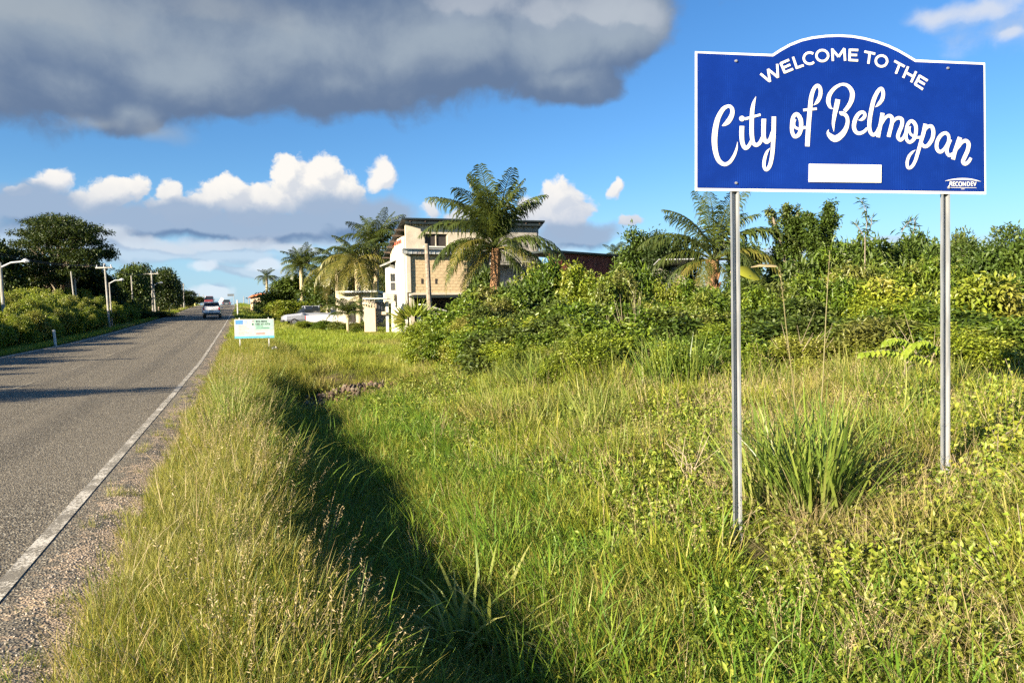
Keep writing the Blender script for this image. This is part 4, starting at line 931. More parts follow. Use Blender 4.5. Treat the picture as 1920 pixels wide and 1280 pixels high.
# ------------------------------------------------------------------ trees and shrubs that stand on their own
_mesh = {}
def crown_of(key, **kw):
    if key not in _mesh: _mesh[key] = crown_mesh(**kw)
    return _mesh[key]
def kinds(key):
    K = {
     'small': dict(rx=1, ry=1, h=2, lobes=15, tips=760, per=15, ln=.115, wd=.056, spread=.18, lobe_r=(.22, .46)),
     'broad': dict(rx=1, ry=1, h=2, lobes=11, tips=620, per=13, ln=.17, wd=.082, spread=.22, droop=.45),
     'long': dict(rx=1, ry=1, h=2, lobes=11, tips=640, per=14, ln=.22, wd=.045, spread=.2, droop=.8),
     'fine': dict(rx=1, ry=1, h=2, lobes=18, tips=1100, per=16, ln=.080, wd=.036, spread=.15, droop=.2, lobe_r=(.2, .42)),
     'far': dict(rx=1, ry=1, h=2, lobes=13, tips=700, per=12, ln=.10, wd=.06, spread=.16),
     'tall': dict(rx=.8, ry=.8, h=3.2, lobes=14, tips=1000, per=14, ln=.12, wd=.06, spread=.22, lobe_r=(.3, .5)),
    }
    return K[key]
def plant(name, label, cat, x, y, w, h, kind, seed, mat_, group=None, trunk=True, z=None, rz=None):
    me, lb = crown_of((kind, seed % 3), seed=seed % 3*17+hash_(kind), **kinds(kind))
    K = kinds(kind)
    if not len(me.materials): me.materials.append(mat_)
    mk = (kind, seed % 3, mat_.name)
    if mk not in _mesh:
        m2 = me.copy(); m2.materials.clear(); m2.materials.append(mat_); _mesh[mk] = m2
    gz = float(ground(x, y)) if z is None else z
    th = thing(name, label, cat, (x, y, gz), rz if rz is not None else (seed*1.7) % 6.28, group)
    sx = w/2/(.98*K['rx']); szz = h/(K['h']*1.02)
    obj('crown', _mesh[mk], None, th, scale=(sx, sx, szz))
    tk = ('t', kind, seed % 3)
    if tk not in _mesh: tm = trunk_mesh(seed, lb, K['h']*.32, .05, twigs=2); tm.materials.append(bark); _mesh[tk] = tm
    obj('trunk', _mesh[tk], None, th, scale=(sx, sx, szz)); return th
def hash_(s): return sum(ord(c)*(i+3) for i, c in enumerate(s))
def shrub(px, top, base_y, Y, wpx, kind, mat_, label, name='shrub', cat='shrub', seed=None, group=None):
    p_ = at(px, top, Y); x = p_[0]; gz = float(ground(x, Y)); h = p_[2]-gz; w = wpx*Y/FPX
    return plant(name, label, cat, x, Y, w, max(h, .5), kind, seed if seed is not None else int(px*7+top) % 97, mat_, group)

RT = 'dense shrubs of the thicket behind the sign'
for a in [
 (905, 528, 0, 27, 150, 'small', m_bush, 'dense dark shrub covering the foot of the tall palm'),
 (1020, 492, 0, 26, 150, 'small', m_bush, 'rounded leafy shrub rising right of the house under the shed roof line'),
 (985, 500, 0, 29, 90, 'small', m_bush2, 'light green shrub top directly right of the orange palm trunk'),
 (1095, 497, 0, 25, 150, 'small', m_bush2, 'sunlit shrub in front of the rust-red corrugated sheets'),
 (1150, 499, 0, 24, 110, 'small', m_bush, 'leafy shrub whose top hides the lower half of the red sheets'),
 (1185, 500, 0, 27, 110, 'long', m_bush, 'dark shrub with long leaves at the right end of the red sheets'),
 (860, 565, 0, 22, 150, 'small', m_bush, 'low grey-green shrub between house and ditch meadow'),
 (790, 592, 0, 23, 110, 'fine', m_bush2, 'yellow-green shrub spilling over the meadow edge below the house'),
 (930, 590, 0, 19.5, 170, 'small', m_bush, 'big dark shrub bulging forward into the grass left of centre'),
 (1045, 575, 0, 20, 160, 'broad', m_bush, 'broad leaved shrub in the middle of the thicket left of the sign'),
 (1150, 565, 0, 19, 130, 'small', m_bush, 'small leaved shrub behind the tall dry stems left of the sign'),
 (1245, 560, 0, 20, 140, 'fine', m_bush2, 'pale green feathery shrub left of the left sign post'),
 (1325, 545, 0, 19, 110, 'long', m_bush, 'shrub with narrow leaves just behind the left sign post'),
 (1440, 540, 0, 18, 150, 'small', m_bush, 'shrub with small bright leaves right of the left sign post'),
 (1545, 520, 0, 17.5, 150, 'long', m_bush, 'dark hollow shrub with hanging narrow leaves between the sign posts'),
 (1660, 525, 0, 17, 150, 'broad', m_bush2, 'light green broad leaved shrub left of the right sign post'),
 (1735, 560, 0, 15, 100, 'small', m_bush, 'shrub directly behind the lower right sign post'),
 (1850, 520, 0, 15.5, 170, 'broad', m_bush2, 'big leafy shrub at the right edge of the photo'),
 (1900, 600, 0, 12.5, 150, 'small', m_bush, 'darker shrub low at the right edge of the photo'),
 (1600, 610, 0, 14.5, 150, 'small', m_bush, 'low shrub with dark gaps between the sign posts'),
 (1480, 620, 0, 15, 130, 'fine', m_bush2, 'soft pale shrub behind the tall grass clump'),
 (1800, 640, 0, 12, 120, 'fine', m_bush2, 'feathery pale shrub right of the right sign post'),
]: shrub(*a, group=RT)
for a in [
 (1190, 415, 0, 46, 80, 'tall', m_mid, 'rounded dark green tree far behind the red sheets'),
 (1236, 416, 0, 42, 74, 'tall', m_dark, 'greyish thin crowned tree right of the rounded dark tree'),
 (1278, 440, 0, 44, 90, 'tall', m_dark, 'dark tree half hidden behind the left fronds of the right palm'),
 (1400, 432, 0, 34, 90, 'tall', m_mid, 'dark green tree behind the right palm and left sign post'),
 (1560, 462, 0, 28, 130, 'broad', m_mid, 'bushy tree below the two climbing leafy spires'),
 (1650, 432, 0, 25, 150, 'long', m_mid, 'shrubby tree with hanging leaves under the feathery sprig'),
 (1722, 420, 0, 26, 110, 'small', m_mid, 'rounded tree top touching the right sign post'),
 (1840, 420, 0, 28, 170, 'fine', m_mid, 'dense dome shaped tree right of the right sign post'),
 (1775, 436, 0, 30, 120, 'fine', m_mid, 'low dark tree top seen behind the right sign post'),
 (1925, 446, 0, 22, 130, 'broad', m_mid, 'tree cut by the right edge of the photo'),
 (1480, 472, 0, 29, 120, 'small', m_mid, 'tree right of the drooping palm frond between the posts'),
]: shrub(*a, name='tree', cat='tree', group='trees behind the thicket')
# two climbing leafy spires against the sky
def spires(label, spec, Y, mat_, seed):
    r = np.random.default_rng(seed); bx = spec[0][0]; p0 = at(bx, 520, Y); gz = float(ground(p0[0], Y))
    th = thing('tree', label, 'tree', (p0[0], Y, gz)); lob = []; mb = MB()
    for pts in spec[1:]:
        pp = [at(x, y, Y)-np.array([p0[0], Y, gz]) for x, y, w in pts]
        mb.tube([(0, 0, -.2)] + [tuple(p_) for p_ in pp], [.1]+[.05]*len(pp), 6)
        for (x, y, w), p_ in zip(pts, pp): lob.append((p_[0], p_[1]+r.normal(0, .1), p_[2], w*Y/FPX*.42, w*Y/FPX*.6))
        for i in range(len(pts)-1):
            for f in (.33, .66):
                p_ = pp[i]*(1-f)+pp[i+1]*f; w = pts[i][2]*(1-f)+pts[i+1][2]*f; lob.append((p_[0], p_[1]+r.normal(0, .12), p_[2], w*Y/FPX*.42*r.uniform(.6, 1.1), w*Y/FPX*.5))
    me, lb = crown_mesh(seed, lobe_list=lob, tips=560, per=11, ln=.13, wd=.06, spread=.12, droop=.1, shell=.95)
    obj('crown', me, mat_, th); obj('trunk', mb, bark, th); return th
spires('leafy climber covered tree with upright spires against the sky, between the posts', [(1490, 500), [(1470, 470, 46), (1456, 430, 26), (1448, 405, 18), (1440, 396, 10)], [(1490, 470, 50), (1486, 440, 40), (1476, 410, 28), (1474, 392, 16)], [(1500, 460, 40), (1498, 425, 30), (1495, 398, 20)]], 27, m_mid, 31)
spires('second spiky leafy tree with a tall right spire, left of the feathery sprig', [(1545, 500), [(1530, 470, 44), (1526, 440, 36), (1518, 415, 24), (1516, 402, 14)], [(1545, 465, 44), (1548, 425, 36), (1553, 398, 26), (1558, 384, 12)], [(1560, 430, 20), (1566, 402, 12)]], 26, m_mid, 32)
# feathery sprig standing on the skyline
p0 = at(1620, 440, 23); gz = float(ground(p0[0], 23)); th = thing('sapling', 'thin feathery sapling sticking up above the thicket between the posts', 'sapling', (p0[0], 23, gz))
L = Leafy(); r = np.random.default_rng(5); mb = MB()
for pts, n_ in (([(1622, 445), (1626, 415), (1622, 390), (1614, 374)], 46), ([(1618, 440), (1608, 424), (1602, 418)], 18), ([(1628, 438), (1634, 420), (1634, 408)], 16), ([(1690, 435), (1700, 420), (1708, 414)], 20), ([(1712, 438), (1716, 420), (1714, 410)], 20)):
    pp = [at(x, y, 23)-np.array([p0[0], 23, gz]) for x, y in pts]; mb.tube([tuple(p_) for p_ in pp], [.015, .012, .009, .005][:len(pp)], 5)
    u_ = np.linspace(0, len(pp)-1.001, n_); i0 = u_.astype(int); f = (u_-i0)[:, None]; P = np.array(pp)[i0]*(1-f)+np.array(pp)[i0+1]*f
    D_ = rdir(r, n_, .5); D_[:, 1] *= .5; D_[:, 0] = np.where(np.arange(n_) % 2, 1, -1)*np.abs(D_[:, 0]+.6); add_leaves(L, r, P, D_, .22, .045)
mb.tube([(0, 0, -.1), tuple(at(1622, 445, 23)-np.array([p0[0], 23, gz]))], .018, 6)
obj('leaves', L.mesh('leaves'), m_mid, th); obj('stem', mb, bark, th)

# palms
FR = {}
def frond(k_, mat_):
    kk = (k_, mat_.name)
    if kk not in FR:
        spec = {'up': dict(up=1.25, droop=1.0, hang=.7), 'arch': dict(up=.95, droop=1.5, hang=.75), 'flat': dict(up=.5, droop=1.6, hang=.9), 'down': dict(up=.05, droop=1.5, hang=.9), 'hang': dict(up=-.5, droop=.9, hang=.7), 'tall': dict(up=1.48, droop=.6, hang=.6)}[k_]
        m_ = frond_mesh(len(FR)+11, **spec); m_.materials.append(mat_); FR[kk] = m_
    return FR[kk]
def palm(px, cy, Y, Lf, label, r0, fronds, mat_=m_palm, tmat=palmgrey, seed=1, base_px=None, old=m_palmy, boots=False, name='coconut_palm'):
    c = at(px, cy, Y); bx = at(base_px, cy, Y)[0] if base_px else c[0]; gz = float(ground(bx, Y)); th = thing(name, label, 'palm tree', (bx, Y, gz)); r = np.random.default_rng(seed)
    h = c[2]-gz; dx = c[0]-bx
    mb = MB(); k_ = 14; pts = [(dx*(i/k_)**1.3, 0, -.3 + (h+.3)*i/k_) for i in range(k_+1)]
    tr = obj('trunk', mb.tube(pts, [r0*(1.25 if i == 0 else 1.0+.06*(i % 2)) for i in range(k_+1)], 10), tmat, th)
    if boots:
        b2 = MB()
        for i in range(26):
            a = i*2.4; zz_ = h*(.45+.5*i/26); x_ = dx*((zz_)/h)**1.3; b2.tube([(x_+cos(a)*r0*.8, sin(a)*r0*.8, zz_), (x_+cos(a)*r0*1.5, sin(a)*r0*1.5, zz_+.28)], [.07, .04], 5)
        obj('leaf_bases', b2, tmat, tr)
    for i, (kd, az, sc) in enumerate(fronds):
        m_ = old if kd.startswith('o') else mat_; kd = kd.lstrip('o')
        obj('frond', frond(kd, m_), None, th, (dx, 0, h), (r.normal(0, .12), r.normal(0, .05), radians(az)), Lf*sc)
    return th
def ring(kd, n, a0, sc, jit=14, seed=0):
    r = np.random.default_rng(seed+n); return [(kd, a0+i*360/n+r.normal(0, jit), sc*r.uniform(.88, 1.08)) for i in range(n)]
# angle 0 = right, 90 = away, 180 = left, 270 = toward the viewer
big = [('tall', 200, 1.0), ('tall', 250, 1.02), ('tall', 300, .98), ('tall', 20, .95), ('tall', 100, 1), ('tall', 150, 1.0), ('up', 355, .92), ('up', 15, .86), ('up', 185, .9), ('up', 265, .9), ('up', 90, .9), ('up', 140, .9), ('up', 230, 1.0), ('up', 310, .95), ('up', 40, 1.0), ('tall', 180, .9), ('tall', 0, .9), ('arch', 178, 1.05), ('up', 165, 1.06), ('arch', 215, .8),
       ('flat', 182, .92), ('flat', 3, 1.0), ('flat', 345, .9), ('flat', 200, .95), ('oflat', 225, .85), ('down', 352, .9), ('odown', 188, .9), ('odown', 330, .8), ('down', 215, .9), ('hang', 340, .8), ('ohang', 205, .7), ('hang', 10, .8), ('down', 60, .9), ('down', 130, .9), ('flat', 290, .8)]
palm(930, 466, 32, 3.55, 'tall coconut palm with orange-brown trunk in front of the house', .21, big, tmat=palmbark, seed=3, base_px=922)
palm(1338, 488, 27, 2.75, 'coconut palm with long drooping fronds behind the left sign post', .20, [('up', 165, .98), ('arch', 175, 1.12), ('up', 190, .9), ('tall', 200, .95), ('tall', 20, 1.05), ('tall', 90, 1.0), ('tall', 280, .95), ('up', 30, .9), ('arch', 5, 1.15), ('up', 340, .85), ('arch', 350, 1.2), ('flat', 178, 1.0), ('arch', 195, 1.0), ('flat', 355, 1.05), ('down', 180, .95), ('odown', 200, .8), ('oflat', 350, 1.0), ('flat', 300, .8), ('down', 250, .8), ('arch', 120, .9), ('arch', 60, .9), ('ohang', 230, .6), ('ohang', 300, .6), ('down', 5, .95)], tmat=palmbark, seed=5, base_px=1330, boots=True)
palm(706, 466, 64, 4.0, 'tall coconut palm with yellow trunk immediately left of the house', .22, ring('tall', 5, 20, .85) + ring('up', 6, 30, .95) + ring('arch', 6, 0, 1.0) + ring('flat', 6, 15, 1.0) + ring('odown', 5, 180, 1.15) + [('ohang', 200, 1.2), ('ohang', 185, 1.3), ('ohang', 250, 1.2)], seed=6, base_px=702)
palm(668, 488, 60, 3.7, 'coconut palm with long yellow drooping fronds left of the tallest roadside palm', .2, ring('up', 4, 40, .8) + ring('arch', 5, 0, .95) + ring('oflat', 6, 160, 1.0) + ring('odown', 7, 190, 1.2) + ring('ohang', 5, 170, 1.1), seed=7, base_px=672)
palm(632, 500, 70, 3.7, 'dark coconut palm at the left side of the palm group', .2, ring('up', 5, 10, .8) + ring('arch', 6, 35, .9) + ring('flat', 7, 0, .9) + ring('odown', 5, 200, 1.1), seed=8)
palm(565, 502, 84, 3.1, 'symmetrical star shaped palm standing above the tall bushes by the road', .22, ring('tall', 5, 20, .9) + ring('up', 8, 10, 1.0) + ring('arch', 9, 0, 1.0) + ring('flat', 9, 20, .95) + ring('down', 6, 0, .9), seed=9)
palm(500, 520, 112, 2.1, 'smallest roadside palm at the left end of the tall bushes', .18, ring('up', 6, 10, .9) + ring('flat', 8, 0, 1.0) + ring('down', 6, 20, 1.0), seed=10)
palm(652, 590, 52, 2.2, 'young trunkless palm in the grass left of the gate', .1, ring('up', 6, 15, .8) + ring('arch', 7, 0, .9) + ring('flat', 5, 30, .85) + [('oarch', 160, 1.1), ('up', 180, .9)], seed=11, name='young_palm')
palm(325, 528, 140, 1.9, 'tiny distant palm at the right end of the dark roadside trees', .15, ring('up', 6, 10, .9) + ring('flat', 8, 0, 1.0), seed=12)
palm(1152, 478, 58, 1.5, 'little palm top peeping over the red sheets', .15, ring('up', 6, 0, .9) + ring('flat', 6, 20, .9), seed=13)
palm(612, 478+20, 78, 2.2, 'slim palm top between the star shaped palm and the dark palm', .15, ring('up', 5, 30, .7) + ring('arch', 7, 0, .9), seed=14)
# big yellow leaf hanging right of the left post
p0 = at(1400, 520, 24); gz = float(ground(p0[0], 24)); th = thing('banana_plant', 'yellow drooping banana leaf with a brown leaf beside it, behind the left sign post', 'banana plant', (p0[0], 24, gz))
def bigleaf(name, pts, w, mat_):
    pp = [at(x, y, 24+dy)-np.array([p0[0], 24, gz]) for x, y, dy in pts]; L = Leafy(); k_ = len(pp); V = []
    for i, p_ in enumerate(pp):
        ww = w*math.sin(pi*(i+.35)/(k_+.2)); V += [p_+[0, .02, .0], p_+[0, ww*.35, -ww], p_+[0, -ww*.45, -ww]]
    Q = [[3*i, 3*i+3, 3*i+4, 3*i+1] for i in range(k_-1)] + [[3*i, 3*i+2, 3*i+5, 3*i+3] for i in range(k_-1)]; L.add(np.array(V), np.array(Q), None, .6, .5); obj(name, L.mesh(name), mat_, th)
bigleaf('leaf', [(1372, 506, 0), (1386, 499, 0), (1400, 499, 0), (1412, 504, 0), (1422, 514, 0)], .42, m_yellow)
bigleaf('leaf', [(1408, 500, .2), (1424, 495, .2), (1440, 495, .2), (1456, 497, .2)], .10, m_dry)
obj('stem', MB().tube([(.1, 0, -.1), tuple(at(1372, 508, 24)-np.array([p0[0], 24, gz]))], .05, 6), palmgrey, th)
# palmetto by the house
p0 = at(778, 622, 30); gz = float(ground(p0[0], 30)); th = thing('fan_palm', 'spiky pale palmetto in front of the white side wall of the house', 'palm', (p0[0], 30, gz)); r = np.random.default_rng(77)
base_z = at(778, 606, 30)[2]-gz
for j in range(9):
    L = Leafy(); a0 = -pi*.05+pi*1.1*j/8; cx_, cz = cos(a0)*.34, base_z+sin(a0)*.25; yy = r.uniform(-.3, .3)
    n_ = 13; da = a0+np.linspace(-.75, .75, n_); D_ = np.stack([np.cos(da), r.normal(-.25, .2, n_), np.sin(da)*.9+.12], -1)
    add_leaves(L, r, np.tile([cx_, yy, cz], (n_, 1)), D_, .78, .055, up=np.tile([0, -1.0, .3], (n_, 1)), curl=.05); obj('fan_leaf', L.mesh('fan_leaf'), m_bush2 if j % 2 else m_bright, th)
obj('stem', MB().tube([(0, 0, -.1), (0, 0, base_z+.1)], [.12, .08], 8), bark, th)

# the big spreading rain tree and the dark wood on the left
def raintree():
    Y = 72; c = at(118, 560, Y); gz = float(ground(c[0], Y)); th = thing('rain_tree', 'huge dark spreading tree with layered umbrella crown left of the road', 'tree', (c[0], Y, gz)); r = np.random.default_rng(21)
    lob = []; mb = MB(); prof = [(10, 470), (30, 432), (60, 412), (95, 403), (130, 407), (165, 418), (195, 436), (212, 458), (205, 480), (190, 470), (150, 440), (110, 430), (70, 440), (40, 455), (160, 470), (120, 465), (85, 480), (50, 490), (180, 500), (145, 500), (110, 510), (70, 515), (25, 500), (205, 478), (172, 445), (140, 425), (75, 425)]
    for (x, y) in prof:
        for dy in (-4.5, -1.5, 1.5, 4.5):
            e = 1-abs(dy)/9; px_ = 112+(x-112)*e; py_ = y+(1-e)*26+r.normal(0, 3)
            p_ = at(px_+r.normal(0, 4), py_, Y+dy) - np.array([c[0], Y, gz]); lob.append((p_[0], p_[1], p_[2], r.uniform(.9, 1.6), r.uniform(.12, .22)))
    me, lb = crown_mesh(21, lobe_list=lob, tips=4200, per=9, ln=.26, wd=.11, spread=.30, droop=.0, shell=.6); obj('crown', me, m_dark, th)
    fork = np.array([0, 0, 2.6]); mb.tube([(0, 0, -.3), (0, 0, 1.3), tuple(fork)], [.6, .5, .45], 10)
    for i in range(0, len(lob), 3):
        e = np.array(lob[i][:3]); m_ = fork+(e-fork)*np.array([.5, .5, .68]); mb.tube([tuple(fork), tuple(m_), tuple(e)], [.24, .13, .04], 5)
    obj('trunk', mb, bark, th)
raintree()
for a in [
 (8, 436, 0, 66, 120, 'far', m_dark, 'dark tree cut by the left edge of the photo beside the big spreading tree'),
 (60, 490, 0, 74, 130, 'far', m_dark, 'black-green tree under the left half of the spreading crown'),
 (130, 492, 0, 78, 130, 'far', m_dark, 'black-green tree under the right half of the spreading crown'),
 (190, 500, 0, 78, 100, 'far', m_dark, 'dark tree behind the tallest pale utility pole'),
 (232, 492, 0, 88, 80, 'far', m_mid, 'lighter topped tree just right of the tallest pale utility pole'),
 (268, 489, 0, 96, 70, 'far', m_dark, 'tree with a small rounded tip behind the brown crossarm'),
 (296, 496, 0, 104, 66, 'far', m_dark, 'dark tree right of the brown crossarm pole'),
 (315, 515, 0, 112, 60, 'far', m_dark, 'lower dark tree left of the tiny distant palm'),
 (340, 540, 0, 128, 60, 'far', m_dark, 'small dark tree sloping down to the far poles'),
 (362, 556, 0, 150, 50, 'far', m_mid, 'last low tree on the left before the road crest'),
 (536, 512, 0, 86, 110, 'far', m_mid, 'tall leafy bush below the star shaped palm, by the road'),
 (600, 502, 0, 80, 120, 'far', m_mid, 'tall dark bush right of the star shaped palm'),
 (508, 545, 0, 100, 70, 'far', m_mid, 'lower bush beside the orange hut'),
 (545, 560, 0, 72, 90, 'far', m_bush2, 'lighter green bush above the parked silver truck'),
 (740, 470, 0, 70, 70, 'far', m_dark, 'dark tree behind the bay of the house'),
 (690, 474, 0, 78, 130, 'far', m_dark, 'dark tree filling the gap behind the yellow trunk palm'),
 (655, 484, 0, 76, 120, 'far', m_dark, 'dark tree behind the drooping yellow palm fronds'),
 (722, 462, 0, 73, 90, 'far', m_dark, 'tall dark tree close against the back of the house'),
 (845, 590, 0, 40, 60, 'small', m_bush2, 'bush against the open ground floor of the house'),
 (900, 505, 0, 36, 60, 'broad', m_mid, 'broad leaved small tree between the block wall and the palm trunk'),
]: shrub(*a, name='tree', cat='tree', group='trees along the road')
for a in [(573, 601, 0, 57, 46, 'fine', m_bush2, 'low bush in front of the bonnet of the silver truck'), (606, 599, 0, 55, 50, 'fine', m_bush, 'low dark bush between the silver truck and the young palm'), (633, 602, 0, 54, 44, 'broad', m_bush, 'low broad leaved bush left of the young palm foot'), (672, 601, 0, 52, 46, 'fine', m_bush, 'low bush between the young palm and the peach pillar')]: shrub(*a, group='low bushes in front of the parked trucks')
# slim tree left of the photo whose shade crosses the road
X, Y = -23.2, 3.6
plant('tree', 'slim roadside tree left of the road, outside the photo', 'tree', X, Y, 4.2, 7.4, 'tall', 4, m_mid)
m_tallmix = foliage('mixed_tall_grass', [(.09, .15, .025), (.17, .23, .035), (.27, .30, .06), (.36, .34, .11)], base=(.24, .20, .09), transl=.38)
# ------------------------------------------------------------------ masses nobody could count
def in_view(x, y, z, m=260, mb_=420):
    px = 960+FPX*((x*_r[0]+y*_r[1]+(z-EYE)*_r[2])/(x*_f[0]+y*_f[1]+(z-EYE)*_f[2])); d = x*_f[0]+y*_f[1]+(z-EYE)*_f[2]
    py = 640-FPX*((x*_u[0]+y*_u[1]+(z-EYE)*_u[2])/d); return (d > .8) & (px > -m) & (px < 1920+m) & (py < 1280+mb_)
def field_pts(n, t0, t1, q0, q1, seed, dens=None, tpow=1.0):
    r = np.random.default_rng(seed); t = t0+(t1-t0)*r.uniform(0, 1, n)**tpow; q = r.uniform(q0, q1, n); x, y = XY(t, q); z = ground(x, y); k_ = in_view(x, y, z)
    k_ &= ((x-1.76)/.2)**2+((y-5.5)/.34)**2 > 1
    k_ &= (((x+4.15)/1.5)**2+((y-18.5)/1.9)**2 > 1) | (r.uniform(0, 1, n) < .03)
    if dens is not None: k_ &= r.uniform(0, 1, n) < dens(t, q, x, y)
    return x[k_], y[k_], z[k_], t[k_], q[k_], r
def put(name, protos, mat_, batches, smin=.75, smax=1.25, sink=.0, tilt=.12, sfun=None):
    P = []; Rr = []; Sc = []; I = []
    for (x, y, z, t, q, r) in batches:
        n = len(x); P.append(np.stack([x, y, z-sink], -1)); Rr.append(np.stack([r.normal(0, tilt, n), r.normal(0, tilt, n), r.uniform(0, 2*pi, n)], -1))
        s = r.uniform(smin, smax, n); s = s*(sfun(t, q, x, y, r) if sfun else 1); Sc.append(np.stack([s, s, s*r.uniform(.8, 1.2, n)], -1)); I.append(r.integers(0, len(protos), n))
    P = np.concatenate(P); print('SCATTER', name, len(P)); return scatter(name, P, np.concatenate(Rr), np.concatenate(Sc), np.concatenate(I), protos, mat_)
def tuft(seed, n, rad, lmin, lmax, w, **kw):
    L = Leafy(); add_blades(L, np.random.default_rng(seed), n, rad, lmin, lmax, w, **kw); return L.mesh('tuft')
def patchn(x, y, s, o=0):
    return .5+.5*np.sin(x*s*1.3+o+1.7*np.sin(y*s*.9+o))*np.sin(y*s*1.1-o+1.3*np.sin(x*s*.7+2*o))
fine = [tuft(i, 30, .10, .10, .34, .0062, lean=(0, .45), curl=(.2, 1.5), k=3) for i in range(8)]
lush = [tuft(20+i, 26, .12, .25, .52, .0125, lean=(0, .5), curl=(.5, 1.9), k=4) for i in range(6)]
bank = [tuft(40+i, 30, .12, .10, .28, .0065, lean=(.1, .8), curl=(.2, 1.6), k=3) for i in range(8)]
straw = [tuft(60+i, 12, .12, .18, .48, .0032, lean=(.1, 1.1), curl=(.1, 1.2), k=3) for i in range(6)]
farg = [tuft(80+i, 30, .30, .18, .42, .020, lean=(0, .6), curl=(.2, 1.3), k=2) for i in range(6)]
def weed(seed, stems=7, h=(.10, .26), ln=.045, wd=.024, rad=.12, nl=9):
    r = np.random.default_rng(seed); L = Leafy()
    P0 = add_blades(L, r, stems, rad, h[0], h[1], .004, lean=(0, .7), curl=(0, .8), k=3, out=.8)
    for p_ in P0:
        u_ = r.uniform(.25, 1, nl)*2.999; i0 = u_.astype(int); f = (u_-i0)[:, None]; P = p_[i0]*(1-f)+p_[np.minimum(i0+1, 3)]*f; D_ = rdir(r, nl, .25); add_leaves(L, r, P, D_, ln, wd)
    return L.mesh('weed')
weeds = [weed(100+i) for i in range(7)]; bweeds = [weed(120+i, 5, (.15, .4), .085, .05, .14, 8) for i in range(5)]
def seed_stalk(seed, h=(.35, .65)):
    r = np.random.default_rng(seed); L = Leafy(); P0 = add_blades(L, r, 5, .08, h[0], h[1], .0028, lean=(0, .35), curl=(0, .6), k=4, out=.8)
    for p_ in P0:
        n_ = 12; u_ = np.linspace(.72, 1, n_)*3.999; i0 = u_.astype(int); f = (u_-i0)[:, None]; P = p_[i0]*(1-f)+p_[np.minimum(i0+1, 4)]*f; add_leaves(L, r, P, rdir(r, n_, .8), .022, .006)
    return L.mesh('seed_stalk')
stalks = [seed_stalk(140+i) for i in range(5)]
rubz = lambda x, y: ((x+4.2)/1.5)**2+((y-19.2)/1.1)**2 > 1
dv = lambda t, q, x, y: sstep(q, -.95, -.45)*(1-.65*sstep(q, .9, 1.7))
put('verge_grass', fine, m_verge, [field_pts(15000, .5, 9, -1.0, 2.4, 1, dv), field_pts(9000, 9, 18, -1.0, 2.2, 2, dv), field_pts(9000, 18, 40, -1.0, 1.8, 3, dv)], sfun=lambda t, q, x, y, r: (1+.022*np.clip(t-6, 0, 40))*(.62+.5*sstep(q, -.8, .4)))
put('shoulder_grass', fine, m_verge, [field_pts(420, .5, 22, -1.22, -.8, 61, lambda t, q, x, y: patchn(x, y, 2.5, 1) > .5)], smin=.25, smax=.6, tilt=.4)
put('verge_seed_stalks', stalks, m_dry, [field_pts(230, .5, 9, -.7, .7, 4, lambda t, q, x, y: .9*sstep(q, -.6, .0)), field_pts(260, 9, 26, -.6, .5, 5), field_pts(260, 1, 12, 2.6, 8, 6)], sfun=lambda t, q, x, y, r: .62+.5*r.uniform(0, 1, len(t)))
dl = lambda t, q, x, y: np.where(t < 7, .35+.3*patchn(x, y, 2.1, 1), 1.0)*sstep(q, .1, .8)*(1-sstep(q, 2.4, 3.6)*.93)
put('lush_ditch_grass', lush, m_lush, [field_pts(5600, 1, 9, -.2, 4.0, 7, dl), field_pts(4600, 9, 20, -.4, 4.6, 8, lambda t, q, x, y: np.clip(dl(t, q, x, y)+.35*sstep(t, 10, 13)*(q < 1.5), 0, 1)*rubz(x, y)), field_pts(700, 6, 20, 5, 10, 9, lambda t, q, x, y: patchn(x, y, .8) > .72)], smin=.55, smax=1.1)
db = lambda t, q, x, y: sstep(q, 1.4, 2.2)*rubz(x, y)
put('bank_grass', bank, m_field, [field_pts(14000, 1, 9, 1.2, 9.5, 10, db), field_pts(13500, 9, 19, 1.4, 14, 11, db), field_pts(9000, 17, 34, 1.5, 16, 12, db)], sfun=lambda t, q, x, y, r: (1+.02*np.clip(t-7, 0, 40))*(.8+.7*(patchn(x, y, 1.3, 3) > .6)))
put('low_weeds', weeds, m_weed, [field_pts(13500, 1, 9, .2, 9.5, 13, lambda t, q, x, y: (.35+.65*patchn(x, y, 1.6, 2))*(.35+.65*sstep(q, .8, 1.6))), field_pts(9500, 9, 20, 1.6, 14, 14, lambda t, q, x, y: .3+.7*patchn(x, y, 1.1, 4)), field_pts(1500, 1, 14, .2, 1.8, 15)], sfun=lambda t, q, x, y, r: 1+.03*np.clip(t-7, 0, 20))
put('broad_weeds', bweeds, m_weed, [field_pts(1300, 1, 10, 2.0, 10, 16, lambda t, q, x, y: patchn(x, y, 1.9, 5) > .45), field_pts(2600, 9, 20, 3, 15, 17, lambda t, q, x, y: patchn(x, y, 1.2, 6) > .35)], smin=.35, smax=.72)
put('dry_straw', straw, m_dry, [field_pts(10000, 1, 9, 1.3, 9.5, 18, lambda t, q, x, y: .15+.85*(patchn(x, y, 1.5, 7) > .55)), field_pts(4200, 9, 20, 2.5, 14, 19, lambda t, q, x, y: patchn(x, y, 1.1, 8)), field_pts(500, .5, 12, -.8, 1.0, 20)], tilt=.3, smin=.6)
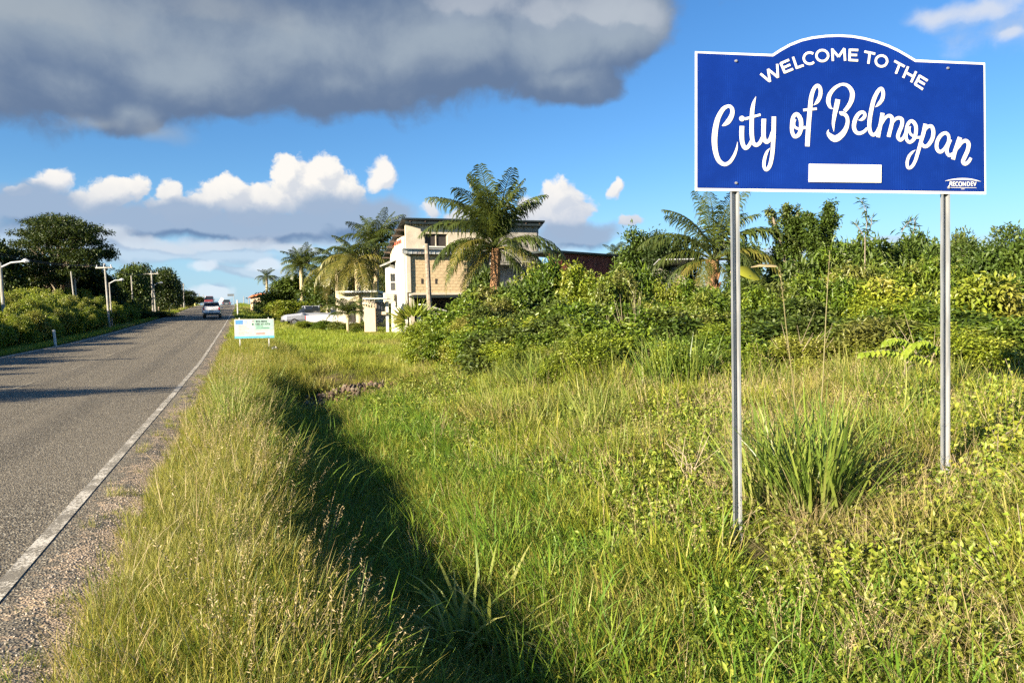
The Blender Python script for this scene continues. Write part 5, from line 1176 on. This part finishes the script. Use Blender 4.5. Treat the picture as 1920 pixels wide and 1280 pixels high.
put('far_grass', farg, m_far, [field_pts(9000, 30, 60, -.8, 22, 21, lambda t, q, x, y: sstep(q, -.9, -.2)), field_pts(9000, 55, 175, -.8, 26, 22), field_pts(8000, 12, 60, -11.4, -8.9, 23), field_pts(6000, 55, 178, -14, -8.9, 24)], sfun=lambda t, q, x, y, r: np.where(q < -8, .38+.004*t, .75+.006*np.clip(t-30, 0, 150))*(.75+.5*patchn(x, y, .35, 1)))
mid = [tuft(160+i, 30, .16, .35, .85, .012, lean=(0, .55), curl=(.2, 1.4), k=4) for i in range(6)]
put('tall_mixed_grass', mid, m_tallmix, [field_pts(2600, 5, 20, 3.6, 14, 50, lambda t, q, x, y: sstep(patchn(x, y, .9, 9)+.25*sstep(q, 4, 8), .45, .8)*sstep(t, 6, 8.5)), field_pts(500, 9, 22, -.5, 1.2, 51, lambda t, q, x, y: patchn(x, y, 1.3, 2) > .5)], smin=.45, smax=1.1)
put('ditch_tall_grass', [tuft(200+i, 22, .14, .35, .75, .014, lean=(0, .6), curl=(.3, 1.6), k=4) for i in range(5)], m_lush, [field_pts(420, 3.4, 18, .5, 2.3, 55, lambda t, q, x, y: patchn(x, y, 1.5, 3) > .35)], smin=.5, smax=1.1)
straw2 = [tuft(180+i, 12, .14, .4, .9, .0045, lean=(0, .8), curl=(.1, 1.0), k=4) for i in range(4)]
put('tall_dry_straw', straw2, m_dry, [field_pts(900, 3, 20, 3.2, 13, 52, lambda t, q, x, y: patchn(x, y, 1.3, 3) > .5)], smin=.4, smax=1.0, tilt=.25)
m_meadow = foliage('dry_meadow_grass', [(.30, .26, .08), (.44, .35, .14), (.52, .42, .20)], transl=.3)
put('dry_meadow_grass', farg, m_meadow, [field_pts(1500, 31, 46, 2.2, 12, 60, lambda t, q, x, y: patchn(x, y, .5, 2) > .3)], smin=.6)
# stones along the edge of the asphalt
def stone(seed):
    r = np.random.default_rng(seed); import bmesh
    bm = bmesh.new(); bmesh.ops.create_icosphere(bm, subdivisions=1, radius=.5)
    for v in bm.verts: v.co = Vector((v.co.x*r.uniform(.7, 1.1), v.co.y*r.uniform(.7, 1.1), v.co.z*r.uniform(.4, .7)))
    me = bpy.data.meshes.new('stone'); bm.to_mesh(me); bm.free(); return me
grav = plain('pale_gravel', (.36, .31, .25), .9, var=.35, vscale=2)
def stone_pts(n, t0, t1, q0, q1, seed):
    x, y, z, t, q, r = field_pts(n, t0, t1, q0, q1, seed); z = np.maximum(zroad(t, q)+.006-.045*sstep(q, -1.15, -.8), z); return x, y, z, t, q, r
put('gravel', [stone(i) for i in range(5)], grav, [stone_pts(1800, .5, 8, -1.2, -.35, 30), stone_pts(900, 7, 20, -1.15, -.4, 31)], smin=.006, smax=.022, tilt=1)
# thickets
def thick(n, t0, t1, qf, top, seed, xlim=None): pass
def thicket(name, spec, protos, mat_):
    P = []; Rr = []; Sc = []; I = []; r = np.random.default_rng(len(name))
    for (x, y, w, h) in spec:
        P.append((x, y, float(ground(x, y))-.05)); Rr.append((0, 0, r.uniform(0, 6.28))); Sc.append((w/2, w/2, h/2)); I.append(r.integers(0, len(protos)))
    scatter(name, P, Rr, Sc, I, protos, mat_)
def protos(kind, mat_): 
    out = []
    for s in range(3):
        me, lb = crown_of((kind, s), seed=s*17+hash_(kind), **kinds(kind)); m2 = me.copy(); m2.materials.clear(); m2.materials.append(mat_); out.append(m2)
    return out
r = np.random.default_rng(55)
env_x = [700, 760, 850, 900, 960, 1040, 1100, 1180, 1240, 1300, 1400, 1450, 1500, 1560, 1620, 1700, 1760, 1800, 1850, 1920, 2300]
env_y = [620, 592, 570, 535, 505, 500, 512, 512, 500, 515, 500, 470, 460, 450, 447, 437, 440, 452, 432, 455, 455]
spec = []
for Yd, step, lift, x0 in ((30, 46, 0, 960), (25, 56, 14, 900), (20.5, 66, 60, 860), (17, 76, 110, 960), (14.2, 92, 150, 1380), (12.2, 110, 185, 1560)):
    px = x0
    while px < 2300:
        p_ = px+r.uniform(-.3, .3)*step; Y_ = Yd+r.normal(0, .8); top = np.interp(p_, env_x, env_y)+lift*(.8 if p_ > 1500 else .75)+abs(r.normal(0, 14)); a_ = at(p_, top, Y_); g_ = float(ground(a_[0], Y_)); h = (a_[2]-g_)*r.uniform(.82, 1.08)
        if h > .4: spec.append((a_[0], Y_, step*2.2*Y_/FPX, h))
        px += step
thicket('thicket', spec, protos('small', m_bush) + protos('fine', m_bush2) + protos('long', m_bush) + protos('broad', m_mid) + protos('small', m_mid), None)
spec = []; r = np.random.default_rng(91)
for i in range(210):
    t = r.uniform(8.5, 20); q_ = r.uniform(5.2, 13)
    if q_ < 5.2+max(0, 11-t)*.6 or patchn(np.array(t*1.3), np.array(q_*1.7), 1.0, 2) < .25: continue
    x, y = XY(t, q_); s = r.uniform(.4, 1.0)*(.6+.06*(t-8)); spec.append((x, y, s*1.7, s*1.25))
thicket('low_scrub', spec, protos('small', m_bush2) + protos('fine', m_bush2) + protos('broad', m_bush) + protos('small', m_bush), None)
spec = []
for row, (qq_, hh_) in enumerate(((-11.4, 2.0), (-13, 2.8), (-15, 3.3), (-17.5, 3.3), (-21, 3.6))):
    t = 12 + row*2
    while t < 95:
        x, y = XY(t, qq_+r.normal(0, .5)); w = r.uniform(2.4, 3.8)*(1 if row > 1 else .6); spec.append((x, y, w, hh_*r.uniform(.75, 1.12))); t += w*.55
thicket('roadside_thicket', spec, protos('fine', m_bush2) + protos('small', m_bush2), None)
spec = []
for row, (qq_, hh_) in enumerate(((-14, 1.5), (-19, 4.2), (-26, 6.5))):
    t = 72
    while t < 200:
        x, y = XY(t, qq_+r.normal(0, 1.5)); w = r.uniform(3, 5); spec.append((x, y, w*1.2, hh_*r.uniform(.6, 1.05)*float(np.interp(t, [72, 120, 170, 200], [.9, .8, .35, .2])))); t += w*.8
for i in range(24):
    x, y = XY(60+i*4.5+r.normal(0, 1), 11+r.uniform(0, 6)+i*.05); spec.append((x, y, 3.5, float(np.interp(i, [0, 8, 24], [2.2, 3.2, 1.2]))*r.uniform(.7, 1.1)))
thicket('far_thicket', spec, protos('far', m_mid), None)

# ------------------------------------------------------------------ plants close by that can be told apart
def clump(name, label, px, py, Y, n, rad, lmin, lmax, w, mat_, seed, cat='grass clump', zoff=0, dry=0, **kw):
    p_ = at(px, py, Y); x = p_[0]; g_ = float(ground(x, Y)); th = thing(name, label, cat, (x, Y, g_)); L = Leafy(); r = np.random.default_rng(seed)
    add_blades(L, r, n, rad, lmin, lmax, w, **kw); obj('blades', L.mesh('blades'), mat_, th)
    if dry: L = Leafy(); add_blades(L, r, dry, rad*1.1, lmin*.5, lmax*.8, w*.7, lean=(.5, 1.3), curl=(.3, 1.3), k=4); obj('dry_blades', L.mesh('dry_blades'), m_dry, th)
    return th
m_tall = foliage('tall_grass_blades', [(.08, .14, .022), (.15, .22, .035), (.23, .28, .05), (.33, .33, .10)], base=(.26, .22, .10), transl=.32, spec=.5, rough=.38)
clump('grass_clump', 'tall dense clump of broad grass blades between the two sign posts', 1530, 1000, 5.9, 270, .26, .5, 1.3, .020, m_tall, 1, lean=(.0, .62), curl=(.1, 1.2), k=5, dry=140)
clump('grass_clump', 'second tall grass clump leaning left beside the left sign post', 1455, 960, 6.2, 150, .26, .6, 1.25, .018, m_tall, 2, lean=(.0, .7), curl=(.2, 1.2), k=5, dry=60)
clump('grass_clump', 'finer grass clump between tall clump and right sign post', 1640, 880, 7.0, 190, .36, .35, .8, .012, m_tall, 3, lean=(.0, .7), curl=(.1, 1.2), k=5, dry=60)
clump('grass_clump', 'arching broad leaved grass clump in the ditch at the bottom of the photo', 900, 1215, 4.9, 95, .22, .45, .95, .032, m_tallmix, 4, lean=(.1, .8), curl=(.5, 1.7), k=6)
clump('grass_clump', 'smaller broad leaved clump in the ditch above the bottom one', 905, 1075, 5.6, 44, .15, .35, .7, .024, m_tallmix, 5, lean=(.1, .7), curl=(.4, 1.6), k=6)
clump('grass_clump', 'thin tawny grass tuft right of the tall clump foot', 1720, 1070, 5.2, 150, .25, .3, .62, .007, m_field, 6, lean=(0, .6), curl=(.1, 1.0), k=4, dry=60)
clump('grass_clump', 'tall yellow-green grass below the shrubs left of the left sign post', 1270, 690, 11.5, 320, .55, .6, 1.25, .016, m_tall, 7, lean=(0, .5), curl=(.1, 1.1), k=4, dry=60)
clump('grass_clump', 'spreading grass clump at the foot of the thicket, centre of the photo', 1020, 700, 13.5, 240, .5, .5, 1.0, .018, m_tall, 8, lean=(0, .7), curl=(.2, 1.3), k=4)
clump('grass_clump', 'bright grass clump below the right end of the central thicket', 1130, 720, 12.5, 260, .6, .5, 1.0, .016, m_field, 9, lean=(0, .6), curl=(.2, 1.3), k=4)
clump('grass_clump', 'dark green grass clump leaning over the ditch by the brown rubble', 560, 760, 14, 200, .5, .4, .85, .017, m_lush, 10, lean=(0, .8), curl=(.4, 1.7), k=4)
clump('grass_clump', 'grass clump near the right edge of the photo among the vines', 1870, 820, 7.5, 160, .35, .35, .8, .010, m_field, 11, lean=(0, .6), curl=(.1, 1.1), k=4, dry=50)
# tall single stems before the sky
for i, (x0, y0, x1, y1, Y, lb) in enumerate(((1494, 800, 1462, 500, 7.6, 'thin pale grass stem leaning left between the posts'), (1536, 800, 1556, 470, 7.8, 'tallest thin pale grass stem leaning right between the posts'), (1512, 850, 1506, 690, 7.0, 'short thick green reed blade right of the left leaning stem'))):
    b_ = at(x0, y0, Y); t_ = at(x1, y1, Y); g_ = float(ground(b_[0], Y)); sl_ = (t_-b_)/(t_[2]-b_[2]); b_ = t_+sl_*(g_-t_[2])
    th = thing('reed_stem', lb, 'grass stem', (b_[0], Y, g_)); d = t_-np.array([b_[0], Y, g_])
    obj('stem', MB().tube([(0, 0, -.05), tuple(d*.35+[.01, 0, 0]), tuple(d*.7), tuple(d)], [.008, .007, .005, .002] if i < 2 else [.016, .014, .010, .003], 5), m_bright if i == 2 else m_tall, th)
    L = Leafy(); r = np.random.default_rng(i); n_ = 26; P = d*np.linspace(.80, 1, n_)[:, None]; add_leaves(L, r, P, rdir(r, n_, 1.5), .035, .008)
    obj('seed_head', L.mesh('seed_head'), m_dry, th)
# pinnate yellow-green leaves hanging in front of the thicket
p0 = at(1690, 700, 9.5); g_ = float(ground(p0[0], 9.5)); th = thing('legume_plant', 'plant with rows of bright oval leaflets left of the right sign post', 'plant', (p0[0], 9.5, g_)); org = np.array([p0[0], 9.5, g_]); r = np.random.default_rng(8); st = MB()
for k_, (a, b2) in enumerate((((1722, 668), (1618, 660)), ((1712, 645), (1662, 638)), ((1760, 690), (1700, 662)), ((1745, 640), (1700, 655)), ((1770, 720), (1725, 700)), ((1760, 655), (1722, 640)))):
    A = at(*a, 9.5)-org; B = at(*b2, 9.3)-org; n_ = 9 if k_ else 11; L = Leafy(); u_ = np.linspace(.1, 1, n_)[:, None]; mid = A*(1-u_)+B*u_+np.array([0, 0, .06])*np.sin(u_*pi)
    ax = (B-A)/np.linalg.norm(B-A)
    for s in (-1, 1):
        D_ = np.tile([ax[0]*.35, -.35*s-.15, -.75 if s > 0 else -.45], (n_, 1))+r.normal(0, .1, (n_, 3)); add_leaves(L, r, mid, D_, np.full(n_, .115), np.full(n_, .062), up=np.tile([-.2, -1.0, .5], (n_, 1)), curl=.1, fold=.12)
    obj('leaf', L.mesh('leaf'), m_bright, th); st.tube([(0, 0, -.05), (.05, 0, (A[2])*.6), tuple(A), tuple((A+B)/2+np.array([0, 0, .06])), tuple(B)], [.012, .009, .006, .004, .003], 5)
obj('stem', st, bark, th)
# yellow leaved vine at the right edge, scarlet tinged sprig, dead twigs
def vine(label, area, n, ln, wd, mat_, seed, Yr, name='vine'):
    r = np.random.default_rng(seed); (x0, y0, x1, y1) = area; cx_, cy_ = (x0+x1)/2, (y0+y1)/2; Y0 = sum(Yr)/2; c = at(cx_, cy_, Y0); g_ = float(ground(c[0], Y0)); th = thing(name, label, 'vine', (c[0], Y0, g_)); org = np.array([c[0], Y0, g_]); L = Leafy(); mb = MB(); P = []
    for _ in range(n//14):
        x, y = r.uniform(x0, x1), r.uniform(y0, y1); Y_ = Yr[0]+(Yr[1]-Yr[0])*(y1-y)/(y1-y0); p_ = at(x, y, Y_); p_[2] = max(p_[2], float(ground(p_[0], p_[1]))+.1)
        q_ = p_+r.normal(0, .12, 3)+[0, 0, .1]; q_[2] = max(q_[2], .05+float(ground(q_[0], q_[1]))); base_ = p_.copy(); base_[2] = float(ground(p_[0], p_[1]))-.02
        mb.tube([tuple(base_-org), tuple(p_-org), tuple(q_-org)], [.004, .004, .002], 4); u_ = r.uniform(0, 1, 14)[:, None]; P.append(p_*(1-u_)+q_*u_+r.normal(0, .03, (14, 3))-org)
    P = np.concatenate(P); D_ = rdir(r, len(P), -.2); D_[:, 1] -= .3; add_leaves(L, r, P, D_, ln, wd, up=np.tile([-.5, -.6, .6], (len(P), 1))+r.normal(0, .3, (len(P), 3)))
    obj('leaves', L.mesh('leaves'), mat_, th); obj('stem', mb, bark, th); return th
vine('creeper with yellow-green leaves at the right edge beside the right sign post', (1790, 830, 1960, 1000), 560, .050, .038, m_yellow, 1, (5.6, 7.6))
vine('light green creeper low at the right edge of the photo', (1800, 700, 1990, 860), 900, .055, .04, m_bright, 2, (7.6, 10))
vine('bright herb patch in the lower right corner', (1840, 1150, 1940, 1230), 200, .045, .03, m_bright, 3, (4.4, 4.8), 'herb')
vine('small leafy herb patch under the tall grass clump', (1500, 1110, 1600, 1170), 160, .045, .034, m_bright, 4, (4.7, 5.0), 'herb')
# loose dry branches
def twigs(label, px, py, Y, seed, n, h, spread=.6, name='dry_branch'):
    p_ = at(px, py, Y); g_ = float(ground(p_[0], Y)); th = thing(name, label, 'dry branch', (p_[0], Y, g_)); r = np.random.default_rng(seed); mb = MB(); z0 = p_[2]-g_
    for _ in range(n):
        a = r.uniform(0, pi); e = np.array([cos(a)*spread*r.uniform(.3, 1), r.normal(-.1, .2), z0+h*r.uniform(.3, 1)]); m_ = e*.55+r.normal(0, .06, 3); m_[2] = max(m_[2], z0*.6+.1); mb.tube([(r.normal(0, .08), 0, -.05), tuple(m_), tuple(e)], [.009, .006, .002], 4)
        mb.tube([tuple(m_), tuple(e+r.normal(0, .15, 3))], [.004, .0015], 4)
    obj('twigs', mb, twig_m, th)
for a in [('pale bare branches arching over the thicket below the red sheets', 1190, 570, 17, 1, 5, .35, 1.0), ('bare branches left of the right sign post', 1720, 650, 11, 2, 5, .4, .6), ('dry stalks right of the right sign post', 1820, 790, 8.5, 3, 6, .4, .5), ('thin bare stems rising before the shrubs, left of centre', 1150, 640, 16, 4, 7, .9, .6), ('bleached twigs near the foot of the left sign post', 1310, 880, 7, 5, 7, .35, .4), ('twiggy dry bush between the posts', 1500, 660, 12, 6, 6, .5, .6)]: twigs(*a)
# brown rubble where the ditch is filled
p0 = at(655, 742, 19.5); g_ = float(ground(p0[0], 19.5)); rub = thing('rubble_heap', 'brown dry rubble and leaf litter heap across the ditch', 'rubble heap', (p0[0], 19.5, g_)); r = np.random.default_rng(3)
rm = [plain('brown_rubble', (.085, .058, .038), .95, var=.3), plain('grey_rubble', (.13, .105, .075), .95, var=.3), plain('reddish_rubble', (.12, .065, .04), .95, var=.3)]
hb = MB()
for i in range(150):
    a = r.uniform(0, 2*pi); d = r.uniform(0, 1)**.7*r.uniform(.7, 1.15); x, y = d*cos(a)*1.4, d*sin(a)*1.1-.2; s = r.uniform(.035, .13); z_ = float(ground(p0[0]+x, 19.5+y))-g_+.16*(1-d)-.02
    o_ = obj('chunk', stone(i % 5) if i < 5 else bpy.data.objects[rub_n[i % 5]].data, None, rub, (x, y, z_+.05), (r.uniform(0, 3), r.uniform(0, 3), r.uniform(0, 3)), (s*1.9, s*1.5, s*.8))
    if i < 5:
        rub_n = globals().get('rub_n', []); rub_n.append(o_.name); globals()['rub_n'] = rub_n; o_.data.materials.append(rm[i % 3])
# small white litter and flowers
for i, (px, py, Y, lb) in enumerate(((514.5, 652.5, 30, 'scrap of white litter right of the notice board post'), (692, 1088, 4.9, 'small white flower in the shaded ditch'), (527, 868, 7.6, 'tiny white flower on the verge'))):
    p_ = at(px, py, Y); g_ = float(ground(p_[0], Y)); th = thing('litter' if i == 0 else 'flower', lb, 'litter' if i == 0 else 'flower', (p_[0], Y, g_))
    L = Leafy(); r = np.random.default_rng(i); n_ = 9; s = .18 if i == 0 else .014
    add_leaves(L, r, np.tile([0, 0, max(p_[2]-g_, .12)], (n_, 1)), rdir(r, n_, .5), s, s*.7); obj('petals' if i else 'scrap', L.mesh('petals'), white_paint, th)
    if i: obj('stem', MB().tube([(0, 0, -.02), (0, 0, max(p_[2]-g_, .12))], .002, 4), m_lush, th)
print('TRIS', sum(sum(len(p.vertices)-2 for p in m.polygons) if len(m.polygons) < 2000 else len(m.polygons)*1.5 for m in bpy.data.meshes))
